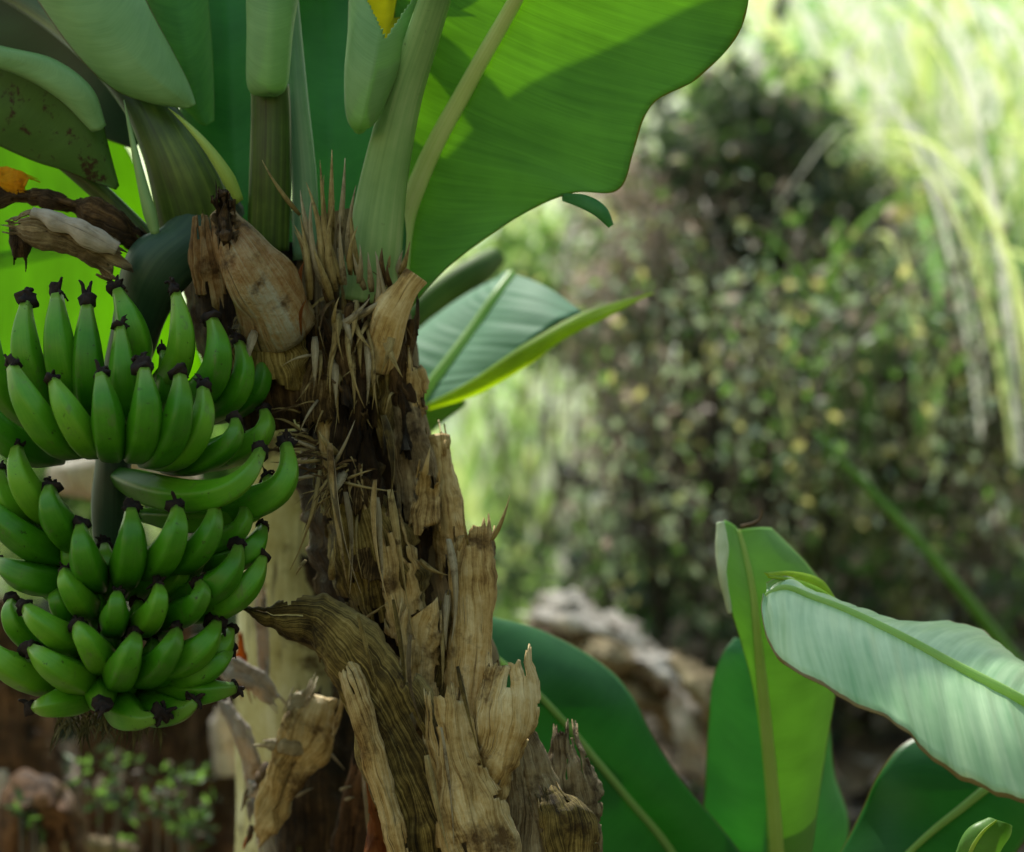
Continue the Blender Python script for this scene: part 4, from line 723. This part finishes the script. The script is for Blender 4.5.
# ground sheet
xs = [-400, -200, -100, -60, -40, -28, -20, -14, -10, -8] + [i * .25 for i in range(-26, 27)] + [8, 10, 14, 20, 28, 40, 60, 100, 200, 400]
ys = [-60, -20, -8, -7, -6, -5, -4.5, -4, -3.5, -3, -2.5, -2, -1.5] + [i * .2 for i in range(-5, 60)] + [12.5, 13, 14, 15, 16, 18, 20, 22, 25, 28, 31, 34, 38, 42, 46, 52, 60, 75, 90, 120, 200, 400]
vs = [Vector((x, y, H(x, y))) for y in ys for x in xs]; w = len(xs)
fs = [(j * w + i, j * w + i + 1, (j + 1) * w + i + 1, (j + 1) * w + i) for j in range(len(ys) - 1) for i in range(w - 1)]
gm, nt = new_mat('ground_litter_and_grass')
tc = N(nt, 'ShaderNodeTexCoord'); ob = tc.outputs['Object']
n1 = noise_tex(nt, ob, 3, 6, .65); n2 = noise_tex(nt, ob, 1.1, 5, .6)
soil = ramp(nt, [(.35, (.03, .02, .012)), (.5, (.10, .068, .04)), (.65, (.22, .16, .10))], n1)
gras_glare = ramp(nt, [(.33, (.30, .40, .20)), (.5, (.66, .72, .54)), (.62, (.88, .90, .80))], n2)  # far slope whitened in colour to imitate glare
sx = N(nt, 'ShaderNodeSeparateXYZ'); nt.links.new(ob, sx.inputs[0])
mr = N(nt, 'ShaderNodeMapRange', i={'From Min': 5.5, 'From Max': 8.0}); nt.links.new(math_(nt, 'ADD', sx.outputs['Y'], math_(nt, 'MULTIPLY', n1, 1.5)), mr.inputs[0])
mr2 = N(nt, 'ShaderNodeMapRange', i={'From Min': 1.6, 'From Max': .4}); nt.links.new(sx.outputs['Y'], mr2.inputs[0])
under = ramp(nt, [(.35, (.05, .055, .025)), (.65, (.11, .11, .05))], n2)  # dark tone of the added bank, keeps its bounce light low
finish(nt, gm, mixc(nt, mr2.outputs[0], mixc(nt, mr.outputs[0], soil, gras_glare), under), .9, n1, .6, .03)
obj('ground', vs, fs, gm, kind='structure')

# --- shrubs
def in_poly(x, y, poly):
    r = False; j = len(poly) - 1
    for i in range(len(poly)):
        (xi, yi), (xj, yj) = poly[i], poly[j]
        if (yi > y) != (yj > y) and x < (xj - xi) * (y - yi) / (yj - yi) + xi: r = not r
        j = i
    return r
def thicket(label, poly, Yr, clumps, per, size, mats, wts, cs=.12, droop=.4, twigs=16, asp=.45, pure=.88):
    """an irregular shrub grown from clumps scattered through an outline; each clump has its own tone"""
    x0, x1 = min(p[0] for p in poly), max(p[0] for p in poly); y0, y1 = min(p[1] for p in poly), max(p[1] for p in poly)
    ym = sum(Yr) / 2; cxm = sum(p[0] for p in poly) / len(poly)
    bx = P(cxm, 400, ym).x; base = Vector((bx, ym, H(bx, ym)))
    root = thing('shrub', label, 'shrub', base); g = Geo(); t = Geo()
    for i in range(clumps):
        while True:
            x, y = rnd.uniform(x0, x1), rnd.uniform(y0, y1)
            if in_poly(x, y, poly): break
        c = P(x, y, rnd.uniform(*Yr)); r = cs * rnd.uniform(.5, 1.6)
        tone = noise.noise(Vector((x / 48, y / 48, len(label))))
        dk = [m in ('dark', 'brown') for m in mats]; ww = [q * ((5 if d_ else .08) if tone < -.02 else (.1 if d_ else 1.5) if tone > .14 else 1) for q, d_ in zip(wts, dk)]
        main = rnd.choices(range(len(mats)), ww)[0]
        sq = Vector((rnd.uniform(.7, 1.3), rnd.uniform(.7, 1.3), rnd.uniform(.5, 1.4)))
        for k in range(int(per * rnd.uniform(.4, 1.6))):
            o = rvec(); p = c + Vector((o.x * sq.x, o.y * sq.y, o.z * sq.z)) * r
            d = rvec(); d.z -= droop; d.normalize()
            leaf_quad(g, p, size * rnd.uniform(.35, 1.9), d, rvec().normalized(), main if rnd.random() < pure else rnd.choices(range(len(mats)), ww)[0], asp * rnd.uniform(.6, 1.5))
        if i < twigs:
            mid = base.lerp(c, .55) + rvec() * .25
            t.add(tube_geo(spline([base + rvec() * .15, mid, c + rvec() * .1], 10), spline([.007, .005, .002], 10), 5))
    g.build('foliage', [V[m] for m in mats], root, smooth=False)
    t.build('branches', [V['brown']], root)
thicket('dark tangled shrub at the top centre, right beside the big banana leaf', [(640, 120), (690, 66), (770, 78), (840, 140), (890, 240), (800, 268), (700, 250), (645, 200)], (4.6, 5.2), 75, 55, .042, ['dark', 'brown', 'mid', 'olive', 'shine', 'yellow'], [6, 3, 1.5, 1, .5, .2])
thicket('pinkish dry shrub just below the tip of the big banana leaf', [(575, 190), (640, 150), (690, 240), (650, 320), (590, 300)], (4.6, 5.0), 40, 42, .032, ['pink', 'grey', 'olive', 'mid', 'white'], [5, 3, 1, 1.5, .8])
thicket('grey brown thicket of fine hanging twigs in the middle of the background', [(590, 300), (660, 240), (780, 255), (800, 520), (740, 650), (630, 620), (605, 450)], (4.6, 5.3), 85, 38, .036, ['grey', 'brown', 'dark', 'mid', 'shine', 'pink', 'olive', 'glint'], [3, 4, 4, 2, 1.6, .8, 1.5, 1], droop=.8)
thicket('olive brown tangled thicket sloping down to the right edge', [(780, 262), (870, 235), (960, 310), (1070, 365), (1070, 600), (800, 590), (782, 420)], (4.5, 5.3), 105, 40, .038, ['olive', 'brown', 'dark', 'yellow', 'grey', 'mid', 'shine', 'pink', 'glint'], [3, 4, 3, .6, 2.2, 2, 1.5, 1, 1], droop=.6)
thicket('shaded brown and green undergrowth behind the upright furled leaf', [(660, 570), (800, 560), (1070, 570), (1070, 760), (840, 810), (700, 720)], (4.2, 4.9), 110, 38, .036, ['olive', 'mid', 'dark', 'brown', 'bright', 'shine', 'yellow'], [3, 3, 2.5, 3, 1.8, 1.4, .3])
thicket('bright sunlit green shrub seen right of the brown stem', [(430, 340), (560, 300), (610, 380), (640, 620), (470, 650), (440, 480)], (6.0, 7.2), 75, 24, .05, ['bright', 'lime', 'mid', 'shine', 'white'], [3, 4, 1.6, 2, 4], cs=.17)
thicket('mixed green bush left of the pinkish dry shrub', [(430, 300), (540, 215), (620, 270), (600, 350), (450, 370)], (5.4, 6.0), 40, 42, .042, ['mid', 'bright', 'grey', 'olive', 'shine', 'dark'], [3, 2.5, 2, 2, 1.5, 1])
thicket('low green shrub behind the heap of dead leaves', [(470, 560), (640, 540), (690, 620), (640, 660), (480, 650)], (4.6, 5.2), 40, 36, .036, ['bright', 'mid', 'dark', 'shine', 'lime'], [2.5, 4, 2, 1.2, 1.5])
thicket('pale hazy bush far behind the tall grass at the upper right', [(740, -30), (1060, -30), (1060, 260), (930, 240), (820, 90)], (7.0, 8.4), 70, 20, .085, ['grass_g', 'bright', 'white', 'shine', 'grass'], [2, 2, 6, 2, 2], cs=.3)
thicket('dark leafy shrub at the right edge under the arching grass', [(940, 290), (1070, 300), (1070, 440), (980, 420)], (4.4, 4.9), 34, 42, .04, ['dark', 'mid', 'brown', 'olive', 'shine'], [4, 3, 3, 1, .8])
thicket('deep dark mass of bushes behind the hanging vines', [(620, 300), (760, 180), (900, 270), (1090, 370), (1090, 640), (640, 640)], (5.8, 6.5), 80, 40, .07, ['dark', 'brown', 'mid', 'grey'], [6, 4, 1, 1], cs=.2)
# hanging vines of the thicket
for i in range(22):
    x = 600 + i * 19 + rnd.uniform(-16, 16); top = rnd.uniform(190, 330); bot = top + rnd.uniform(120, 360); Y = rnd.uniform(3.7, 4.3)
    a, b = P(x, top, Y), P(x + rnd.uniform(-45, 45), bot, Y)
    pts = spline([a + Vector((rnd.uniform(-.2, .2), .1, .05)), a.lerp(b, .3) + rvec() * .09, a.lerp(b, .65) + rvec() * .09, b], 24)
    v = thing('hanging_vine', 'thin leafy brown vine hanging in the blurred thicket behind the sucker leaves', 'vine', a, 'hanging vines in the thicket')
    g = tube_geo(pts, [.0045 - .003 * k / 24 for k in range(25)], 5); obj('vine_stem', g[0], g[1], V['brown'], v, uv=g[2])
    q = Geo()
    for k in range(80):
        p = pts[rnd.randrange(25)] + rvec() * .14; d = rvec(); d.z -= .4; d.normalize()
        leaf_quad(q, p, rnd.uniform(.014, .036), d, rvec().normalized(), rnd.choices(range(8), [2, 2, 2.5, 2, 2, .8, 1, 2.5])[0], .6)
    q.build('foliage', [V['brown'], V['dark'], V['olive'], V['mid'], V['shine'], V['yellow'], V['pink'], V['glint']], v, smooth=False)
# thin dark sapling stems standing in the thicket
for i in range(12):
    x = rnd.uniform(600, 770) if i < 8 else rnd.uniform(790, 980); Y = rnd.uniform(4.2, 4.9); t0 = rnd.uniform(230, 380); b0 = P(x + rnd.uniform(-25, 25), 640, Y); b0.z = H(b0.x, b0.y)
    pts = spline([b0, P(x + rnd.uniform(-25, 25), 540, Y), P(x + rnd.uniform(-20, 20), 430, Y), P(x + rnd.uniform(-35, 35), t0, Y)], 24)
    v = thing('sapling', 'thin dark leafless stem standing in the shaded thicket behind the sucker leaves', 'sapling', b0, 'thin dark stems in the thicket')
    g = tube_geo(pts, [.014 - .010 * k / 24 for k in range(25)], 6, rough=.006, rfreq=12); obj('stem', g[0], g[1], V['bark'], v, uv=g[2])
    for k in range(4):
        a = pts[rnd.randrange(6, 24)]; c = a + Vector((rnd.uniform(-.25, .25), rnd.uniform(-.1, .1), rnd.uniform(-.1, .25)))
        g = tube_geo(spline([a, (a + c) / 2 + rvec() * .05, c], 8), spline([.006, .004, .002], 8), 5)
        obj('twig', g[0], g[1], V['bark'], v, uv=g[2])
# branches
for i, (pts, r, lab) in enumerate([(PL((560, 470, 5.0), (610, 492, 4.9), (660, 488, 4.9), (720, 480, 5)), .022, 'dark crooked branch lying across the green gap'), (PL((600, 380, 5.0), (630, 500, 4.9), (650, 600, 4.9), (662, 700, 4.9)), .016, 'thin dark sapling trunk at the edge of the thicket'), (PL((790, -30, 5.6), (772, 30, 5.6), (750, 80, 5.5), (742, 150, 5.4)), .02, 'brown leaning branch at the top beside the big leaf')]):
    g = tube_geo(spline(pts, 20), spline([r, r * .9, r * .7, r * .4], 20), 8, rough=.008, rfreq=12)
    tag(obj('branch', g[0], g[1], V['bark'], uv=g[2], loc=pts[0]), lab, 'branch')
# grasses
def blade_geo(base, tip, sag, w, n=12, rise=None):
    vs, fs, uv = [], [], []
    d = tip - base
    mid = (base + tip) / 2 + Vector((0, 0, sag)) if rise is None else base + Vector((d.x * .25, d.y * .25, rise))
    side = Vector((d.z + .3, rnd.uniform(-.3, .3), -d.x)).normalized()
    for i in range(n + 1):
        t = i / n; p = base * (1 - t) ** 2 + mid * 2 * t * (1 - t) + tip * t * t
        ww = w * (1 - t ** 2.2) * .5 + .0004
        vs += [p - side * ww, p + side * ww]; uv += [(t, 0), (t, 1)]
        if i: k = 2 * i; fs.append((k - 2, k - 1, k + 1, k))
    return vs, fs, uv
def tussock(label, base, hx, hz, n, w, mats, wts, seed, lean=0):
    b = P(*base); root = thing('grass_tussock', label, 'tall grass', b, 'tall grasses on the bank'); g = Geo()
    Y = base[2]
    for i in range(n):
        bb = b + Vector((rnd.uniform(-.4, .4), rnd.uniform(-.2, .2), rnd.uniform(-.1, .05)))
        hh = rnd.uniform(.5, 1.15) * hz * K * Y
        t = bb + Vector(((rnd.uniform(-1, 1) * hx + lean) * K * Y, rnd.uniform(-.3, .3), hh * rnd.uniform(.45, 1.0)))
        g.add(blade_geo(bb, t, 0, w * rnd.uniform(.5, 1.2), 14, hh * 1.15), rnd.choices(range(len(mats)), wts)[0])
    g.build('blades', [V[m] for m in mats], root)
T4 = ['white', 'grass', 'grass_g', 'lime']
tussock('tall sunlit grass clump rooted behind the dark shrub, leftmost of the grasses', (800, 320, 5.5), 230, 330, 26, .022, T4, [4, 3, 2, 2], 1)
tussock('tall grass clump whitened for the glow of the upper right', (880, 400, 5.5), 300, 470, 40, .026, T4, [5, 4, 1, 2], 2)
tussock('tall yellow green grass clump with arching blades near the right edge', (975, 420, 5.4), 330, 500, 46, .026, T4, [6, 4, 1, 2], 3)
tussock('sunlit grass clump cut by the right edge of the picture', (1080, 430, 5.4), 330, 500, 40, .026, T4, [4, 3, 2, 2], 4)
tussock('nearest pale yellow grass clump leaning in from the right edge', (1170, 420, 3.9), 130, 480, 34, .013, ['grass', 'white', 'lime'], [6, 3, 2], 7, -200)
tussock('pale yellow grass clump with crossing blades behind the dark shrub', (900, 380, 5.4), 330, 420, 30, .026, ['grass', 'white', 'lime'], [6, 2, 2], 8, -40)
tussock('low green grass clump arching over the dark shrub', (830, 330, 4.4), 210, 170, 18, .016, ['grass_g', 'mid', 'grass'], [5, 4, 1], 5)
tussock('green grass clump drooping over the right thicket', (960, 440, 4.3), 170, 230, 24, .016, ['grass_g', 'mid', 'grass'], [5, 4, 1], 6)
g = tube_geo(spline(PL((815, 432, 3.3), (870, 490, 3.3), (930, 555, 3.3), (995, 635, 3.3), (1060, 730, 3.3), (1100, 900, 3.3)), 30), spline([.004, .007, .009, .010, .010, .010], 30), 10)
M['reed'] = stalk_mat('reed', (.06, .19, .015), (.10, .27, .02), (.15, .32, .04))
tag(obj('reed_stalk', g[0], g[1], M['reed'], uv=g[2], loc=P(1100, 900, 3.3)), 'single smooth green stalk slanting down to the right in front of the thicket', 'plant stalk')
# far-off grass mass on the hillside
g = Geo()
for i in range(3000):
    y = 5.6 + 16 * rnd.random() ** 1.5; x = rnd.uniform(-.35, .35) * y; b = Vector((x, y, H(x, y) - .02))
    t = b + Vector((rnd.uniform(-.25, .25), rnd.uniform(-.2, .2), rnd.uniform(.2, .6)))
    g.add(blade_geo(b, t, rnd.uniform(0, .1), .03, 4), rnd.choices(range(3), [3, 3, 3])[0])
o = g.build('hillside_grass', [V['grass'], V['white'], V['bright']], kind='stuff'); tag(o, 'pale sunlit grass covering the slope behind the shrubs', 'grass')

g = Geo()
for i in range(2600):
    y = rnd.uniform(2.5, 6.5); x = rnd.uniform(-.36, .36) * y; p = Vector((x, y, H(x, y) + rnd.uniform(0, .05)))
    d = rvec(); d.z *= .35; d.normalize(); n_ = rvec(); n_.z = abs(n_.z) + .6; n_.normalize()
    leaf_quad(g, p, rnd.uniform(.05, .16), d, n_, rnd.choices(range(4), [3, 3, 1, 3])[0], .5)
o = g.build('leaf_litter', [V['bark'], V['grey'], V['pink'], V['dark']], kind='stuff', smooth=False); tag(o, 'brown and grey fallen leaf litter on the ground', 'leaf litter')
# ---- dead leaves heaped behind the stem
for i, (c, rx, ry, rot, mat, lab) in enumerate([((575, 628, 3.5), 46, 13, 14, 'dry_pale', 'grey dead leaf lying nearest the brown stem'), ((612, 640, 3.6), 52, 17, 35, 'dry_pale', 'pale grey curled dead leaf behind the tip of the low green leaf'), ((664, 680, 3.5), 44, 18, 28, 'dry_pale', 'pale arched dead leaf left of the upright furled leaf'), ((688, 735, 3.4), 44, 20, 75, 'dry_pale', 'pinkish pale dead leaf low beside the dark sucker leaf'), ((662, 715, 3.6), 50, 18, 50, 'sheath_grey', 'grey brown dead leaf under the pale arched one'), ((545, 640, 3.7), 40, 16, -10, 'sheath_dark', 'dark dead leaf half hidden behind the brown stem'), ((530, 765, 3.2), 44, 26, 60, 'dry_pale', 'white dead leaf showing between the torn sheaths'), ((640, 668, 3.65), 40, 12, 60, 'dry_pale', 'narrow pale dead leaf in the middle of the heap'), ((600, 662, 3.45), 40, 15, 5, 'sheath_grey', 'brown dead leaf under the grey ones nearest the stem'), ((700, 700, 3.35), 42, 16, 58, 'sheath_grey', 'grey dead leaf leaning against the dark sucker leaf'), ((632, 700, 3.5), 46, 18, 20, 'sheath_grey', 'grey dead leaf low in the middle of the heap'), ((560, 612, 3.55), 30, 9, -20, 'dry_pale', 'small white dead leaf on top of the heap')]):
    ca, sa = math.cos(R(rot)), math.sin(R(rot)); st = []; curl = rnd.uniform(-1, 1)
    for k in range(7):
        t = k / 6 * 2 - 1; wv = max(.08, (1 - abs(t) ** 1.6)); by = 9 * math.cos(t * 1.4)
        q = [(t * rx, -ry * wv - by, .05), (t * rx, -by * .4, -.03 - .05 * wv), (t * rx, ry * wv - by, .05 + .08 * curl * wv)]
        st.append([P(c[0] + x * ca - y * sa, c[1] + x * sa + y * ca, c[2] + z) for x, y, z in q])
    g = surf_geo(st, 40, 14, bulge=.04, ragged=.35, endrag=.03, crumple=.010, cfreq=18, seed=i * 3, pleat=.005, pn=9, slits=6)
    tag(obj('dead_leaf', g[0], g[1], M[mat], uv=g[2], solid=.0015, loc=P(*c)), lab, 'dead leaf', 'dead leaves heaped behind the stem')
# ---- blurred dead stems at the lower left
for i, (pts, rad, mat, lab) in enumerate([
    (PL((-8, 600, 3.0), (10, 690, 3.0), (22, 760, 3.0), (30, 860, 3.0), (34, 1230, 3.0)), [.035, .05, .06, .07, .08], 'stem_rust', 'rust brown dead banana stem at the left edge of the picture'),
    (PL((118, 620, 3.4), (120, 720, 3.4), (122, 800, 3.4), (126, 900, 3.4), (130, 1150, 3.4)), [.05, .06, .065, .07, .08], 'stem_rust', 'dark brown dead stem directly below the bunch'),
    (PL((178, 620, 3.2), (172, 720, 3.2), (168, 800, 3.2), (166, 900, 3.2), (165, 1180, 3.2)), [.03, .036, .042, .045, .05], 'stem_rust', 'brown dead stem right of the one below the bunch'),
    (PL((212, 640, 3.6), (216, 740, 3.6), (218, 860, 3.6), (220, 1100, 3.6)), [.04, .05, .055, .06], 'stem', 'blackish dead stem close to the hanging torn sheath')]):
    root = thing('dead_banana_stem', lab, 'dead stem', pts[-1], 'dead stems below the bunch')
    stalk(root, 'stem', pts, rad, mat, n=40, seg=24, flat=1, rough=.02, rfreq=10)
    for k in range(2):
        j = 1 + k; p = pts[j]; r = rad[j]
        shell(root, [[p + Vector((-r * .8, -r * .9, .1)), p + Vector((0, -r * 1.3, .12)), p + Vector((r * .7, -r, .1))], [p + Vector((-r, -r, 0)), p + Vector((0, -r * 1.5, 0)), p + Vector((r, -r, 0))], [p + Vector((-r * .9, -r, -.2)), p + Vector((.01, -r * 1.5, -.2)), p + Vector((r, -r, -.2))]], 'stem_rust' if k else 'sheath_dark', seed=i * 5 + k, ragged=.3)
st = shell(None, [PL((2, 868, 2.8), (6, 860, 2.72), (14, 866, 2.8)), PL((6, 818, 2.8), (18, 822, 2.70), (34, 834, 2.8)), PL((24, 786, 2.8), (34, 804, 2.69), (44, 822, 2.8)), PL((58, 786, 2.8), (56, 806, 2.69), (52, 826, 2.8)), PL((84, 812, 2.8), (72, 824, 2.70), (60, 836, 2.8)), PL((92, 868, 2.8), (80, 866, 2.72), (66, 868, 2.8))], 'stem_rust', name='dead_leaf', ragged=.3, bulge=.1, crumple=.008, seed=4)
tag(st, 'brown rolled dead leaf arched in the bottom left corner', 'dead leaf')
for i, (c, rx, ry, mat, lab) in enumerate([((6, 820, 2.9), 22, 50, 'dry_pale', 'white sunlit dead leaf in the bottom left corner'), ((232, 742, 3.0), 20, 34, 'dry_pale', 'pale grey dead leaf between the bunch and the hanging sheath'), ((75, 850, 2.9), 60, 14, 'sheath_grey', 'grey brown dead leaf along the bottom edge under the bunch'), ((122, 478, 2.9), 75, 24, 'dry_pale', 'pale dead leaf glimpsed through the gap in the bunch')]):
    stn = []
    for k in range(5):
        t = k / 4 * 2 - 1; wv = math.sqrt(max(.06, 1 - t * t * .9))
        stn.append([P(c[0] - rx * wv, c[1] + t * ry, c[2] + .04), P(c[0], c[1] + t * ry, c[2] - .02), P(c[0] + rx * wv, c[1] + t * ry, c[2] + .04)])
    g = surf_geo(stn, 20, 7, ragged=.2, crumple=.01, seed=i * 7, bulge=.1)
    tag(obj('dead_leaf', g[0], g[1], M[mat], uv=g[2], solid=.002, loc=P(*c)), lab, 'dead leaf')
for c, rx, ry, n, lab in [((110, 795, 2.9), 40, 50, 60, 'small green weed below the left half of the bunch'), ((178, 810, 2.9), 46, 46, 70, 'small green weed below the right half of the bunch'), ((30, 815, 2.7), 16, 16, 24, 'tiny green seedling in the bottom left corner')]:
    shrub('weed', lab, 'weed', c, rx, ry, n * 2, .022, ['mid', 'dark', 'brown'], [3, 3, 1], 14, .4, 0, 6, asp=.42, ground=.1)
shrub('shrub', 'dark shaded bush filling the lower left background', 'shrub', (150, 690, 4.4), 190, 150, 3500, .06, ['dark', 'brown', 'mid'], [9, 1, .5], 60, .3, .4, 14, ground=.3)
shrub('shrub', 'shaded green bush behind the bunch of bananas', 'shrub', (130, 470, 4.8), 200, 130, 3500, .06, ['mid', 'bright', 'dark', 'lime'], [3, 3, 2, 1], 60, .3, .3, 14, ground=.4)

# ================================================================== SKY, SUN, CAMERA
wld = bpy.data.worlds.new('World'); scene.world = wld; wld.use_nodes = True
nt = wld.node_tree; bg = nt.nodes['Background']
sky = nt.nodes.new('ShaderNodeTexSky'); sky.sky_type = 'NISHITA'; sky.sun_disc = False
sky.sun_elevation = SUN_EL; sky.sun_rotation = SUN_AZ; sky.air_density = 3.6; sky.dust_density = .6
nt.links.new(sky.outputs[0], bg.inputs['Color']); bg.inputs['Strength'].default_value = .15
sl = bpy.data.lights.new('sun', 'SUN'); sl.energy = 5.0; sl.angle = R(.5); sl.color = (1, .95, .85)
so = bpy.data.objects.new('sun', sl); C.objects.link(so); so.rotation_euler = SUN.to_track_quat('Z', 'Y').to_euler(); so.location = (0, 0, 6)
cam = bpy.data.cameras.new('camera'); co = bpy.data.objects.new('camera', cam); C.objects.link(co)
co.location = (0, 0, CAMZ); co.rotation_euler = (R(90), 0, 0)
cam.lens = LENS; cam.sensor_width = 36; cam.sensor_fit = 'HORIZONTAL'; cam.clip_end = 1500; cam.clip_start = .05
cam.dof.use_dof = True; cam.dof.focus_distance = 1.955; cam.dof.aperture_fstop = 2.4
scene.camera = co
scene.render.resolution_x, scene.render.resolution_y = 1024, 852
scene.view_settings.view_transform = 'Standard'; scene.view_settings.look = 'None'; scene.view_settings.exposure = 0; scene.view_settings.gamma = 1
scene.cycles.max_bounces = 8; scene.cycles.transmission_bounces = 6
